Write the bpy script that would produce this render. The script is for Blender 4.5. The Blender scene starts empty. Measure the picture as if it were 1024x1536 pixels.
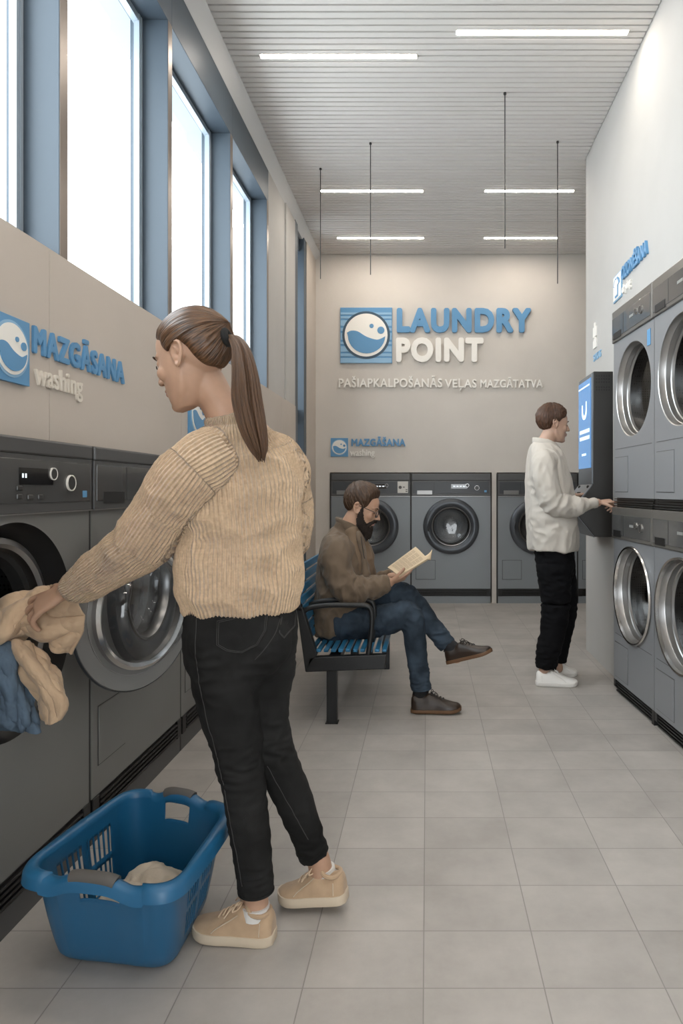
import bpy, bmesh, math, random
import numpy as np
from mathutils import Vector, Matrix, noise
from mathutils.bvhtree import BVHTree

random.seed(7)
SC = bpy.context.scene
COL = SC.collection
PI = math.pi

# ---------------------------------------------------------------- camera
F = 1000.0                      # focal length in pixels of the 1024x1536 frame
PX0, PY0, CAMZ = 640.0, 735.0, 1.2
cam_d = bpy.data.cameras.new('camera')
cam = bpy.data.objects.new('camera', cam_d)
COL.objects.link(cam)
cam.location = (0, 0, CAMZ)
cam.rotation_euler = (PI / 2, 0, 0)
cam_d.sensor_width = 36
cam_d.sensor_fit = 'AUTO'
cam_d.lens = F / 1536 * 36
cam_d.shift_x = (512 - PX0) / 1536
cam_d.shift_y = (PY0 - 768) / 1536
cam_d.clip_start = 0.02
SC.camera = cam

# ---------------------------------------------------------------- daylight
world = bpy.data.worlds.new('overcast_sky')
SC.world = world
world.use_nodes = True
wn = world.node_tree.nodes
wn['Background'].inputs['Color'].default_value = (0.92, 0.97, 1.0, 1)
wn['Background'].inputs['Strength'].default_value = 2.1
LAMP_STRENGTH = 24.0

SC.view_settings.view_transform = 'Standard'
SC.view_settings.look = 'None'
SC.view_settings.gamma = 1.0
SC.view_settings.use_curve_mapping = False
SC.view_settings.exposure = 1.86
SC.cycles.use_denoising = True
SC.cycles.max_bounces = 8
SC.cycles.diffuse_bounces = 5
SC.cycles.glossy_bounces = 4
SC.cycles.transparent_max_bounces = 12
SC.cycles.caustics_reflective = False
SC.cycles.caustics_refractive = False


# ---------------------------------------------------------------- materials
def mat(name, col, rough=0.5, metal=0.0, bump=0.0, bscale=200.0, var=0.0, vscale=4.0,
        emit=None, estr=0.0, coat=0.0, sheen=0.0, spec=0.5, stretch=None, bdist=0.002, sss=0.0):
    m = bpy.data.materials.new(name)
    m.use_nodes = True
    nt = m.node_tree
    b = nt.nodes['Principled BSDF']
    b.inputs['Base Color'].default_value = (*col, 1)
    b.inputs['Roughness'].default_value = rough
    b.inputs['Metallic'].default_value = metal
    b.inputs['Specular IOR Level'].default_value = spec
    b.inputs['Coat Weight'].default_value = coat
    if sheen:
        b.inputs['Sheen Weight'].default_value = sheen
    if sss:
        b.inputs['Subsurface Weight'].default_value = sss
        b.inputs['Subsurface Radius'].default_value = (0.01, 0.004, 0.002)
        b.inputs['Subsurface Scale'].default_value = 1.0
    if emit:
        b.inputs['Emission Color'].default_value = (*emit, 1)
        b.inputs['Emission Strength'].default_value = estr
    tc = nt.nodes.new('ShaderNodeTexCoord')
    src = tc.outputs['Object']
    if stretch:
        mp = nt.nodes.new('ShaderNodeMapping')
        mp.inputs['Scale'].default_value = stretch
        nt.links.new(src, mp.inputs['Vector'])
        src = mp.outputs['Vector']
    if var:
        n = nt.nodes.new('ShaderNodeTexNoise')
        n.inputs['Scale'].default_value = vscale
        n.inputs['Detail'].default_value = 6
        nt.links.new(src, n.inputs['Vector'])
        r = nt.nodes.new('ShaderNodeValToRGB')
        r.color_ramp.elements[0].position = 0.3
        r.color_ramp.elements[1].position = 0.7
        r.color_ramp.elements[0].color = (*[c * (1 - var) for c in col], 1)
        r.color_ramp.elements[1].color = (*[min(1, c * (1 + var)) for c in col], 1)
        nt.links.new(n.outputs['Fac'], r.inputs['Fac'])
        nt.links.new(r.outputs['Color'], b.inputs['Base Color'])
    if bump:
        n = nt.nodes.new('ShaderNodeTexNoise')
        n.inputs['Scale'].default_value = bscale
        n.inputs['Detail'].default_value = 3
        nt.links.new(src, n.inputs['Vector'])
        bp = nt.nodes.new('ShaderNodeBump')
        bp.inputs['Strength'].default_value = bump
        bp.inputs['Distance'].default_value = bdist
        nt.links.new(n.outputs['Fac'], bp.inputs['Height'])
        nt.links.new(bp.outputs['Normal'], b.inputs['Normal'])
    return m


def glass_mat(name, tint=(1, 1, 1), refl=0.5, rough=0.03, see=1.0, body=(0.1, 0.1, 0.1)):
    m = bpy.data.materials.new(name)
    m.use_nodes = True
    nt = m.node_tree
    nt.nodes.clear()
    out = nt.nodes.new('ShaderNodeOutputMaterial')
    tr = nt.nodes.new('ShaderNodeBsdfTransparent')
    tr.inputs['Color'].default_value = (*tint, 1)
    gl = nt.nodes.new('ShaderNodeBsdfGlossy')
    gl.inputs['Roughness'].default_value = rough
    gl.inputs['Color'].default_value = (0.9, 0.9, 0.9, 1)
    fr = nt.nodes.new('ShaderNodeLayerWeight')
    pw = nt.nodes.new('ShaderNodeMath')
    pw.operation = 'POWER'
    pw.inputs[1].default_value = 5.0
    ma = nt.nodes.new('ShaderNodeMath')
    ma.operation = 'MULTIPLY_ADD'
    ma.inputs[1].default_value = refl
    ma.inputs[2].default_value = 0.10 * refl
    nt.links.new(fr.outputs['Facing'], pw.inputs[0])
    nt.links.new(pw.outputs[0], ma.inputs[0])
    mx = nt.nodes.new('ShaderNodeMixShader')
    nt.links.new(ma.outputs[0], mx.inputs['Fac'])
    base = tr.outputs['BSDF']
    if see < 1.0:
        df = nt.nodes.new('ShaderNodeBsdfDiffuse')
        df.inputs['Color'].default_value = (*body, 1)
        m2 = nt.nodes.new('ShaderNodeMixShader')
        m2.inputs['Fac'].default_value = see
        nt.links.new(df.outputs['BSDF'], m2.inputs[1])
        nt.links.new(tr.outputs['BSDF'], m2.inputs[2])
        base = m2.outputs['Shader']
    nt.links.new(base, mx.inputs[1])
    nt.links.new(gl.outputs['BSDF'], mx.inputs[2])
    nt.links.new(mx.outputs['Shader'], out.inputs['Surface'])
    return m


def floor_mat():
    m = bpy.data.materials.new('porcelain_floor_tile')
    m.use_nodes = True
    nt = m.node_tree
    b = nt.nodes['Principled BSDF']
    tc = nt.nodes.new('ShaderNodeTexCoord')
    mp = nt.nodes.new('ShaderNodeMapping')
    mp.inputs['Location'].default_value = (0.0082 + 0.291 * 20, -1.6056 + 0.2088 * 20, 0)
    nt.links.new(tc.outputs['Object'], mp.inputs['Vector'])
    br = nt.nodes.new('ShaderNodeTexBrick')
    br.offset = 0.0
    br.inputs['Color1'].default_value = (0.0, 0.0, 0.0, 1)
    br.inputs['Color2'].default_value = (1.0, 1.0, 1.0, 1)
    br.inputs['Mortar'].default_value = (0.5, 0.5, 0.5, 1)
    br.inputs['Scale'].default_value = 1.0
    br.inputs['Mortar Size'].default_value = 0.0016
    br.inputs['Mortar Smooth'].default_value = 0.1
    br.inputs['Bias'].default_value = 0.0
    br.inputs['Brick Width'].default_value = 0.291
    br.inputs['Row Height'].default_value = 0.2088
    nt.links.new(mp.outputs['Vector'], br.inputs['Vector'])
    n1 = nt.nodes.new('ShaderNodeTexNoise')
    n1.inputs['Scale'].default_value = 4.0
    n1.inputs['Detail'].default_value = 8
    n1.inputs['Roughness'].default_value = 0.65
    nt.links.new(mp.outputs['Vector'], n1.inputs['Vector'])
    # tile tone = 0.35*random + noise
    ma = nt.nodes.new('ShaderNodeMath')
    ma.operation = 'MULTIPLY_ADD'
    ma.inputs[1].default_value = 0.22
    nt.links.new(br.outputs['Color'], ma.inputs[0])
    nt.links.new(n1.outputs['Fac'], ma.inputs[2])
    r = nt.nodes.new('ShaderNodeValToRGB')
    r.color_ramp.elements[0].position = 0.35
    r.color_ramp.elements[0].color = (0.300, 0.280, 0.260, 1)
    r.color_ramp.elements[1].position = 0.85
    r.color_ramp.elements[1].color = (0.430, 0.403, 0.376, 1)
    nt.links.new(ma.outputs[0], r.inputs['Fac'])
    mx = nt.nodes.new('ShaderNodeMixRGB')
    mx.inputs[2].default_value = (0.235, 0.22, 0.205, 1)
    nt.links.new(br.outputs['Fac'], mx.inputs['Fac'])
    nt.links.new(r.outputs['Color'], mx.inputs[1])
    nt.links.new(mx.outputs['Color'], b.inputs['Base Color'])
    b.inputs['Roughness'].default_value = 0.42
    n2 = nt.nodes.new('ShaderNodeTexNoise')
    n2.inputs['Scale'].default_value = 60
    nt.links.new(mp.outputs['Vector'], n2.inputs['Vector'])
    sub = nt.nodes.new('ShaderNodeMath')
    sub.operation = 'MULTIPLY_ADD'
    sub.inputs[1].default_value = -1.0
    mul = nt.nodes.new('ShaderNodeMath')
    mul.operation = 'MULTIPLY'
    mul.inputs[1].default_value = 0.15
    nt.links.new(n2.outputs['Fac'], mul.inputs[0])
    nt.links.new(br.outputs['Fac'], sub.inputs[0])
    nt.links.new(mul.outputs[0], sub.inputs[2])
    bp = nt.nodes.new('ShaderNodeBump')
    bp.inputs['Strength'].default_value = 0.5
    bp.inputs['Distance'].default_value = 0.0015
    nt.links.new(sub.outputs[0], bp.inputs['Height'])
    nt.links.new(bp.outputs['Normal'], b.inputs['Normal'])
    return m


def knit_mat(name, col):
    """ribbed yarn: the ribs are real relief, this adds the stitches from the UVs (u = rib number, v = row)."""
    m = bpy.data.materials.new(name)
    m.use_nodes = True
    nt = m.node_tree
    b = nt.nodes['Principled BSDF']
    b.inputs['Roughness'].default_value = 0.9
    b.inputs['Sheen Weight'].default_value = 0.3
    b.inputs['Specular IOR Level'].default_value = 0.15
    uv = nt.nodes.new('ShaderNodeUVMap')
    sp = nt.nodes.new('ShaderNodeSeparateXYZ')
    nt.links.new(uv.outputs['UV'], sp.inputs[0])

    def wave(sock, mult):
        a = nt.nodes.new('ShaderNodeMath')
        a.operation = 'MULTIPLY'
        a.inputs[1].default_value = mult
        nt.links.new(sock, a.inputs[0])
        s = nt.nodes.new('ShaderNodeMath')
        s.operation = 'COSINE'
        nt.links.new(a.outputs[0], s.inputs[0])
        return s.outputs[0]
    wu = wave(sp.outputs['X'], 2 * PI)
    wv = wave(sp.outputs['Y'], 2 * PI)
    ma = nt.nodes.new('ShaderNodeMath')
    ma.operation = 'MULTIPLY_ADD'
    ma.inputs[1].default_value = 0.10
    nt.links.new(wv, ma.inputs[0])
    nt.links.new(wu, ma.inputs[2])
    bp = nt.nodes.new('ShaderNodeBump')
    bp.inputs['Strength'].default_value = 0.9
    bp.inputs['Distance'].default_value = 0.0024
    nt.links.new(ma.outputs[0], bp.inputs['Height'])
    nt.links.new(bp.outputs['Normal'], b.inputs['Normal'])
    n = nt.nodes.new('ShaderNodeTexNoise')
    n.inputs['Scale'].default_value = 90
    n.inputs['Detail'].default_value = 4
    tc = nt.nodes.new('ShaderNodeTexCoord')
    nt.links.new(tc.outputs['Object'], n.inputs['Vector'])
    r = nt.nodes.new('ShaderNodeValToRGB')
    r.color_ramp.elements[0].position = 0.3
    r.color_ramp.elements[0].color = (*[c * 0.85 for c in col], 1)
    r.color_ramp.elements[1].position = 0.7
    r.color_ramp.elements[1].color = (*[c * 1.12 for c in col], 1)
    nt.links.new(n.outputs['Fac'], r.inputs['Fac'])
    nt.links.new(r.outputs['Color'], b.inputs['Base Color'])
    return m


def strand_mat(name, dark, light, rough=0.42):
    m = bpy.data.materials.new(name)
    m.use_nodes = True
    nt = m.node_tree
    b = nt.nodes['Principled BSDF']
    b.inputs['Roughness'].default_value = rough
    b.inputs['Specular IOR Level'].default_value = 0.45
    uv = nt.nodes.new('ShaderNodeUVMap')
    mp = nt.nodes.new('ShaderNodeMapping')
    mp.inputs['Scale'].default_value = (60, 1.6, 1)
    nt.links.new(uv.outputs['UV'], mp.inputs['Vector'])
    n = nt.nodes.new('ShaderNodeTexNoise')
    n.inputs['Scale'].default_value = 3.0
    n.inputs['Detail'].default_value = 6
    nt.links.new(mp.outputs['Vector'], n.inputs['Vector'])
    r = nt.nodes.new('ShaderNodeValToRGB')
    r.color_ramp.elements[0].position = 0.32
    r.color_ramp.elements[0].color = (*dark, 1)
    r.color_ramp.elements[1].position = 0.68
    r.color_ramp.elements[1].color = (*light, 1)
    nt.links.new(n.outputs['Fac'], r.inputs['Fac'])
    nt.links.new(r.outputs['Color'], b.inputs['Base Color'])
    bp = nt.nodes.new('ShaderNodeBump')
    bp.inputs['Strength'].default_value = 0.7
    bp.inputs['Distance'].default_value = 0.0015
    nt.links.new(n.outputs['Fac'], bp.inputs['Height'])
    nt.links.new(bp.outputs['Normal'], b.inputs['Normal'])
    return m


def drum_mat():
    m = bpy.data.materials.new('perforated_drum_steel')
    m.use_nodes = True
    nt = m.node_tree
    b = nt.nodes['Principled BSDF']
    b.inputs['Metallic'].default_value = 0.9
    b.inputs['Roughness'].default_value = 0.35
    tc = nt.nodes.new('ShaderNodeTexCoord')
    vo = nt.nodes.new('ShaderNodeTexVoronoi')
    vo.inputs['Scale'].default_value = 70
    vo.inputs['Randomness'].default_value = 0.0
    nt.links.new(tc.outputs['Object'], vo.inputs['Vector'])
    r = nt.nodes.new('ShaderNodeValToRGB')
    r.color_ramp.interpolation = 'CONSTANT'
    r.color_ramp.elements[0].color = (0.005, 0.005, 0.005, 1)
    r.color_ramp.elements[1].position = 0.28
    r.color_ramp.elements[1].color = (0.16, 0.16, 0.16, 1)
    nt.links.new(vo.outputs['Distance'], r.inputs['Fac'])
    nt.links.new(r.outputs['Color'], b.inputs['Base Color'])
    return m


M = dict(
    wall=mat('plaster_wall', (0.57, 0.535, 0.495), 0.85, bump=0.25, bscale=60, var=0.035, vscale=2.5),
    wall_white=mat('white_plaster', (0.45, 0.44, 0.425), 0.85, bump=0.2, bscale=60, var=0.03, vscale=2.5),
    wall_left=mat('beige_wall_panel', (0.49, 0.435, 0.385), 0.8, bump=0.15, bscale=90, var=0.04, vscale=2.2),
    soffit=mat('soffit_paint', (0.62, 0.62, 0.62), 0.8),
    slat=mat('painted_ceiling_slat', (0.66, 0.635, 0.61), 0.55),
    void=mat('dark_ceiling_void', (0.10, 0.10, 0.10), 0.9),
    floor=floor_mat(),
    alu=mat('slate_blue_window_frame', (0.066, 0.088, 0.112), 0.45, metal=0.2),
    alu_light=mat('pale_anodised_bead', (0.36, 0.42, 0.48), 0.35, metal=0.3),
    brown_reflection=mat('brown_mullion_reflection', (0.16, 0.13, 0.11), 0.35, metal=0.5),
    concrete=mat('exterior_canopy', (0.36, 0.42, 0.48), 0.8),
    pane=glass_mat('window_glass', (0.97, 0.99, 1.0), 0.35, 0.0),
    lamp=mat('warm_led_diffuser', (1, 1, 1), 0.5, emit=(1.0, 0.90, 0.78), estr=LAMP_STRENGTH),
    black=mat('black_plastic', (0.006, 0.006, 0.0065), 0.45),
    black_metal=mat('black_powder_coat', (0.007, 0.0075, 0.0085), 0.4, bump=0.1, bscale=400),
    wire=mat('black_wire', (0.02, 0.02, 0.02), 0.5),
    cab=mat('charcoal_machine_steel', (0.195, 0.192, 0.186), 0.40, metal=0.2, bump=0.05, bscale=500),
    cab_dark=mat('dark_machine_steel', (0.085, 0.085, 0.086), 0.42, metal=0.3, bump=0.05, bscale=500),
    fascia=mat('glossy_control_fascia', (0.062, 0.062, 0.062), 0.16, coat=0.3),
    fascia_plain=mat('satin_control_fascia', (0.040, 0.044, 0.050), 0.35),
    display=mat('dark_display_glass', (0.008, 0.008, 0.009), 0.1, coat=0.4),
    digits=mat('lit_display_digits', (0.8, 0.85, 0.9), 0.5, emit=(0.8, 0.9, 1.0), estr=0.25),
    cab_daylit=mat('daylight_tinted_machine_steel', (0.215, 0.232, 0.25), 0.40, metal=0.2, bump=0.05, bscale=500),  # machine steel with the cool daylight tint put into its colour
    dial=mat('dial_cap', (0.055, 0.055, 0.055), 0.3, metal=0.4),
    chrome=mat('brushed_chrome', (0.62, 0.61, 0.60), 0.2, metal=1.0, bump=0.05, bscale=300),
    chrome_soft=mat('satin_chrome', (0.46, 0.455, 0.45), 0.34, metal=1.0),
    chrome_dark=mat('dark_steel_collar', (0.24, 0.235, 0.23), 0.3, metal=1.0),
    ring=mat('satin_door_ring', (0.060, 0.066, 0.075), 0.3, metal=0.4),
    door_plastic=glass_mat('smoky_door_plastic', (0.62, 0.62, 0.62), 0.5, 0.12, 0.15, (0.24, 0.235, 0.23)),
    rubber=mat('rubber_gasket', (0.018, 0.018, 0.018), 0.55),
    drum=drum_mat(),
    doorglass=glass_mat('door_glass', (0.80, 0.82, 0.84), 0.55, 0.04, 0.93, (0.3, 0.3, 0.3)),
    doorglass_dark=glass_mat('tinted_door_glass', (0.30, 0.31, 0.32), 0.5, 0.05),
    blue=mat('sign_blue', (0.10, 0.27, 0.48), 0.45),
    blue_dark=mat('sign_blue_deep', (0.045, 0.17, 0.32), 0.45),
    blue_pale=mat('sign_blue_pale', (0.24, 0.42, 0.60), 0.45),
    navy=mat('sign_ring_navy', (0.03, 0.07, 0.11), 0.45),
    white=mat('sign_white', (0.80, 0.78, 0.74), 0.5),
    cream=mat('sign_cream', (0.66, 0.61, 0.54), 0.5),
    paper=mat('notice_paper', (0.62, 0.61, 0.58), 0.8),
    bench_blue=mat('bench_slat_blue', (0.018, 0.14, 0.28), 0.35, coat=0.2),
    basket=mat('basket_blue_plastic', (0.013, 0.105, 0.225), 0.38, bump=0.08, bscale=500),
    grip=mat('grey_rubber_grip', (0.09, 0.085, 0.08), 0.6),
    kiosk=mat('kiosk_black_steel', (0.020, 0.019, 0.018), 0.45, bump=0.05, bscale=600),
    kiosk_grey=mat('kiosk_grey_bezel', (0.20, 0.22, 0.24), 0.35, metal=0.5),
    screen=mat('kiosk_screen', (0.02, 0.08, 0.2), 0.2, emit=(0.13, 0.34, 0.66), estr=0.20),
    screen_hi=mat('kiosk_screen_white', (0.7, 0.8, 0.9), 0.3, emit=(0.62, 0.80, 0.95), estr=0.22),
    skin=mat('light_skin', (0.44, 0.27, 0.185), 0.5, bump=0.1, bscale=300, sss=0.08, var=0.06, vscale=25),
    skin2=mat('tan_skin', (0.46, 0.275, 0.185), 0.5, bump=0.1, bscale=300, sss=0.08, var=0.06, vscale=25),
    skin3=mat('fair_skin', (0.47, 0.30, 0.22), 0.5, bump=0.1, bscale=300, sss=0.08, var=0.05, vscale=25),
    brow=mat('brow_hair', (0.045, 0.025, 0.015), 0.8),
    lips=mat('lip_skin', (0.40, 0.17, 0.13), 0.45),
    hair1=strand_mat('long_brown_hair', (0.016, 0.008, 0.004), (0.15, 0.072, 0.032), 0.36),
    hair2=strand_mat('short_brown_hair', (0.014, 0.007, 0.004), (0.10, 0.052, 0.026), 0.55),
    hair3=strand_mat('chestnut_hair', (0.022, 0.010, 0.006), (0.12, 0.055, 0.028), 0.5),
    beard=mat('dark_beard', (0.016, 0.009, 0.006), 0.85, bump=0.9, bscale=260, bdist=0.004, var=0.5, vscale=200),
    tie=mat('black_elastic', (0.008, 0.008, 0.008), 0.9, bump=0.5, bscale=300),
    knit=knit_mat('beige_rib_knit', (0.56, 0.405, 0.270)),
    jeans=mat('washed_black_denim', (0.0125, 0.0125, 0.0125), 0.9, bump=0.35, bscale=700, var=0.45, vscale=7, spec=0.2),
    stitch=mat('grey_stitching', (0.04, 0.039, 0.038), 0.9),
    denim=mat('blue_denim', (0.030, 0.043, 0.060), 0.9, bump=0.35, bscale=700, var=0.5, vscale=8, spec=0.2),
    trousers=mat('black_trouser_cloth', (0.004, 0.004, 0.005), 0.9, bump=0.2, bscale=500, spec=0.15),
    jacket=mat('olive_brown_jacket_cloth', (0.135, 0.095, 0.062), 0.82, bump=0.3, bscale=500, var=0.12, vscale=12, sheen=0.1),
    jacket_in=mat('black_under_collar', (0.02, 0.022, 0.026), 0.8),
    tee=mat('taupe_shirt_cloth', (0.17, 0.115, 0.072), 0.85, bump=0.3, bscale=500),
    shirt=mat('off_white_shirt_cloth', (0.50, 0.46, 0.41), 0.8, bump=0.2, bscale=600, sheen=0.1),
    lace=mat('beige_lace', (0.60, 0.46, 0.33), 0.9),
    suede=mat('beige_suede', (0.42, 0.295, 0.19), 0.9, bump=0.3, bscale=400, var=0.08, vscale=30, sheen=0.2),
    sole=mat('cream_rubber_sole', (0.56, 0.47, 0.36), 0.7, bump=0.1, bscale=200),
    sock=mat('white_sock', (0.66, 0.65, 0.63), 0.9, bump=0.4, bscale=500),
    sock_dark=mat('dark_sock', (0.010, 0.010, 0.012), 0.9),
    leather=mat('dark_brown_leather', (0.022, 0.012, 0.007), 0.38, bump=0.2, bscale=250, var=0.4, vscale=20),
    leather_sole=mat('tan_welt_sole', (0.13, 0.065, 0.03), 0.6),
    sneaker=mat('white_leather', (0.74, 0.72, 0.69), 0.5),
    sneaker_sole=mat('white_rubber', (0.66, 0.64, 0.61), 0.6),
    cloth_beige=mat('beige_jersey', (0.47, 0.335, 0.22), 0.9, bump=0.35, bscale=500, var=0.08, vscale=14, sheen=0.2),
    cloth_blue=mat('blue_chambray', (0.075, 0.112, 0.158), 0.9, bump=0.35, bscale=500, var=0.22, vscale=16),
    cloth_cream=mat('cream_towel', (0.60, 0.52, 0.42), 0.9, bump=0.6, bscale=250),
    page=mat('book_page', (0.60, 0.47, 0.32), 0.8),
    ink=mat('book_print', (0.25, 0.19, 0.14), 0.8),
    lens=glass_mat('spectacle_lens', (0.85, 0.9, 0.95), 0.5, 0.0),
)


# ---------------------------------------------------------------- helpers
def at(px, py, y):
    """a point of the place from its picture position and its distance y from the camera."""
    return Vector(((px - PX0) / F * y, y, CAMZ - (py - PY0) / F * y))


def empty(name, loc=(0, 0, 0), rz=0.0, label=None, cat=None, group=None, parent=None):
    o = bpy.data.objects.new(name, None)
    COL.objects.link(o)
    o.location = loc
    o.rotation_euler = (0, 0, rz)
    o.empty_display_size = 0.05
    tag(o, label, cat, group)
    if parent:
        o.parent = parent
    return o


def tag(o, label=None, cat=None, group=None, kind=None):
    if label:
        o['label'] = label
    if cat:
        o['category'] = cat
    if group:
        o['group'] = group
    if kind:
        o['kind'] = kind
    return o


def copy_tree(o, parent=None):
    c = o.copy()
    COL.objects.link(c)
    if parent:
        c.parent = parent
        c.matrix_parent_inverse = o.matrix_parent_inverse.copy()
    for ch in list(o.children):
        copy_tree(ch, c)
    return c


def frame_at(t, ref):
    t = t.normalized()
    a = ref - t * ref.dot(t)
    if a.length < 1e-4:
        a = Vector((0, 0, 1)) - t * t.z
        if a.length < 1e-4:
            a = Vector((1, 0, 0))
    a.normalize()
    return a, t.cross(a).normalized()


def catmull(keys, sub):
    """keys: list of equal-length tuples -> smooth array."""
    K = np.array(keys, float)
    n = len(K)
    if n < 3:
        ts = np.linspace(0, 1, sub + 1)[:, None]
        return K[0] * (1 - ts) + K[-1] * ts
    out = []
    for i in range(n - 1):
        p0 = K[i - 1] if i > 0 else 2 * K[0] - K[1]
        p1, p2 = K[i], K[i + 1]
        p3 = K[i + 2] if i + 2 < n else 2 * K[-1] - K[-2]
        for j in range(sub):
            t = j / sub
            out.append(0.5 * ((2 * p1) + (-p0 + p2) * t + (2 * p0 - 5 * p1 + 4 * p2 - p3) * t * t
                              + (-p0 + 3 * p1 - 3 * p2 + p3) * t ** 3))
    out.append(K[-1])
    return np.array(out)


class MB:
    def __init__(self):
        self.v, self.f, self.uv = [], [], {}

    def add(self, vs, fs):
        o = len(self.v)
        self.v.extend([tuple(x) for x in vs])
        self.f.extend([tuple(i + o for i in f) for f in fs])
        return o

    def box(self, x0, x1, y0, y1, z0, z1):
        vs = [(x0, y0, z0), (x1, y0, z0), (x1, y1, z0), (x0, y1, z0),
              (x0, y0, z1), (x1, y0, z1), (x1, y1, z1), (x0, y1, z1)]
        fs = [(0, 3, 2, 1), (4, 5, 6, 7), (0, 1, 5, 4), (1, 2, 6, 5), (2, 3, 7, 6), (3, 0, 4, 7)]
        self.add(vs, fs)
        return self

    def prism(self, poly, o, u, v, w):
        """closed polygon (a, b) in plane o + a*u + b*v, extruded by vector w."""
        o, u, v, w = Vector(o), Vector(u), Vector(v), Vector(w)
        n = len(poly)
        base = [o + u * a + v * b for a, b in poly]
        vs = base + [p + w for p in base]
        fs = [tuple(range(n - 1, -1, -1)), tuple(range(n, 2 * n))]
        fs += [(i, (i + 1) % n, n + (i + 1) % n, n + i) for i in range(n)]
        self.add(vs, fs)
        return self

    def loft(self, rings, closed_u=True, caps=True):
        n = len(rings[0])
        vs = [p for r in rings for p in r]
        fs = []
        m = n if closed_u else n - 1
        for i in range(len(rings) - 1):
            for j in range(m):
                a, b = i * n + j, i * n + (j + 1) % n
                fs.append((a, b, b + n, a + n))
        if caps and closed_u:
            fs.append(tuple(range(n - 1, -1, -1)))
            k = (len(rings) - 1) * n
            fs.append(tuple(range(k, k + n)))
        self.add(vs, fs)
        return self

    def limb(self, keys, ref=(0, 0, 1), n=20, sub=6, round_caps=True, p=2.0):
        """keys: (point, ra, rb): ra along ref, rb across; a tapering elliptical limb."""
        ref = Vector(ref)
        kk = [(*k[0], k[1], k[2] if len(k) > 2 else k[1]) for k in keys]
        S = catmull(kk, sub)
        P_ = [Vector(s[:3]) for s in S]
        secs = []
        N = len(P_)
        for i in range(N):
            t = P_[min(i + 1, N - 1)] - P_[max(i - 1, 0)]
            if t.length < 1e-7:
                t = Vector((0, 0, 1))
            secs.append((P_[i], t.normalized(), S[i][3], S[i][4]))
        full = []
        if round_caps:
            c, t, ra, rb = secs[0]
            h = min(ra, rb)
            for a in (80, 60, 35, 15):
                full.append((c - t * h * math.sin(math.radians(a)), t, ra * math.cos(math.radians(a)), rb * math.cos(math.radians(a))))
        full += secs
        if round_caps:
            c, t, ra, rb = secs[-1]
            h = min(ra, rb)
            for a in (15, 35, 60, 80):
                full.append((c + t * h * math.sin(math.radians(a)), t, ra * math.cos(math.radians(a)), rb * math.cos(math.radians(a))))
        rings = []
        for c, t, ra, rb in full:
            A, B = frame_at(t, ref)
            r = []
            for j in range(n):
                th = 2 * PI * j / n
                cx, sx = math.cos(th), math.sin(th)
                if p != 2.0:
                    cx = math.copysign(abs(cx) ** (2 / p), cx)
                    sx = math.copysign(abs(sx) ** (2 / p), sx)
                r.append(c + A * (ra * cx) + B * (rb * sx))
            rings.append(r)
        self.loft(rings)
        return self

    def tube(self, pts, r, n=10, sub=1, closed=False):
        pts = [Vector(q) for q in pts]
        if sub > 1 and not closed:
            pts = [Vector(q) for q in catmull([tuple(q) for q in pts], sub)]
        N = len(pts)
        rings = []
        A = None
        for i in range(N):
            if closed:
                t = pts[(i + 1) % N] - pts[i - 1]
            else:
                t = pts[min(i + 1, N - 1)] - pts[max(i - 1, 0)]
            if t.length < 1e-9:
                t = Vector((0, 0, 1))
            t.normalize()
            if A is None:
                A, _ = frame_at(t, Vector((0.3, 0.2, 0.9)))
            A = A - t * A.dot(t)
            A.normalize()
            B = t.cross(A)
            rr = r[i * (len(r) - 1) // max(N - 1, 1)] if isinstance(r, (list, tuple)) else r
            rings.append([pts[i] + A * rr * math.cos(2 * PI * j / n) + B * rr * math.sin(2 * PI * j / n) for j in range(n)])
        if closed:
            rings.append(rings[0])
        self.loft(rings, caps=not closed)
        return self

    def ellipsoid(self, c, r, mtx=None, nu=20, nv=12):
        c = Vector(c)
        rings = []
        for i in range(1, nv):
            ph = PI * i / nv
            rings.append([(r[0] * math.sin(ph) * math.cos(2 * PI * j / nu), r[1] * math.sin(ph) * math.sin(2 * PI * j / nu), -r[2] * math.cos(ph)) for j in range(nu)])
        rr = []
        for ring in rings:
            rr.append([((mtx @ Vector(q)) if mtx else Vector(q)) + c for q in ring])
        self.loft(rr)
        return self

    def lathe(self, prof, c, axis='y', n=64, closed=False):
        """prof: (radius, along axis). c = centre."""
        rings = []
        for r, a in prof:
            ring = []
            for j in range(n):
                th = 2 * PI * j / n
                u, w = r * math.cos(th), r * math.sin(th)
                if axis == 'y':
                    ring.append((c[0] + u, c[1] + a, c[2] + w))
                elif axis == 'z':
                    ring.append((c[0] + u, c[1] - w, c[2] + a))
                else:
                    ring.append((c[0] + a, c[1] + u, c[2] + w))
            rings.append(ring)
        if closed:
            rings.append(rings[0])
        self.loft(rings, caps=False)
        return self

    def holed(self, x0, x1, z0, z1, cx, cz, r, y, n=96, thick=0.0):
        """flat panel in the plane y with a round hole."""
        ins, outs = [], []
        for j in range(n):
            th = 2 * PI * j / n
            c, s = math.cos(th), math.sin(th)
            tx = ((x1 - cx) / c if c > 0 else (x0 - cx) / c) if abs(c) > 1e-9 else 1e9
            tz = ((z1 - cz) / s if s > 0 else (z0 - cz) / s) if abs(s) > 1e-9 else 1e9
            t = min(tx, tz)
            outs.append([cx + c * t, y, cz + s * t])
            ins.append((cx + c * r, y, cz + s * r))
        for (qx, qz) in ((x0, z0), (x0, z1), (x1, z0), (x1, z1)):
            k = min(range(n), key=lambda i: (outs[i][0] - qx) ** 2 + (outs[i][2] - qz) ** 2)
            outs[k] = [qx, y, qz]
        vs = ins + [tuple(o) for o in outs]
        fs = [(j, (j + 1) % n, n + (j + 1) % n, n + j) for j in range(n)]
        self.add(vs, fs)
        return self

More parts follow.
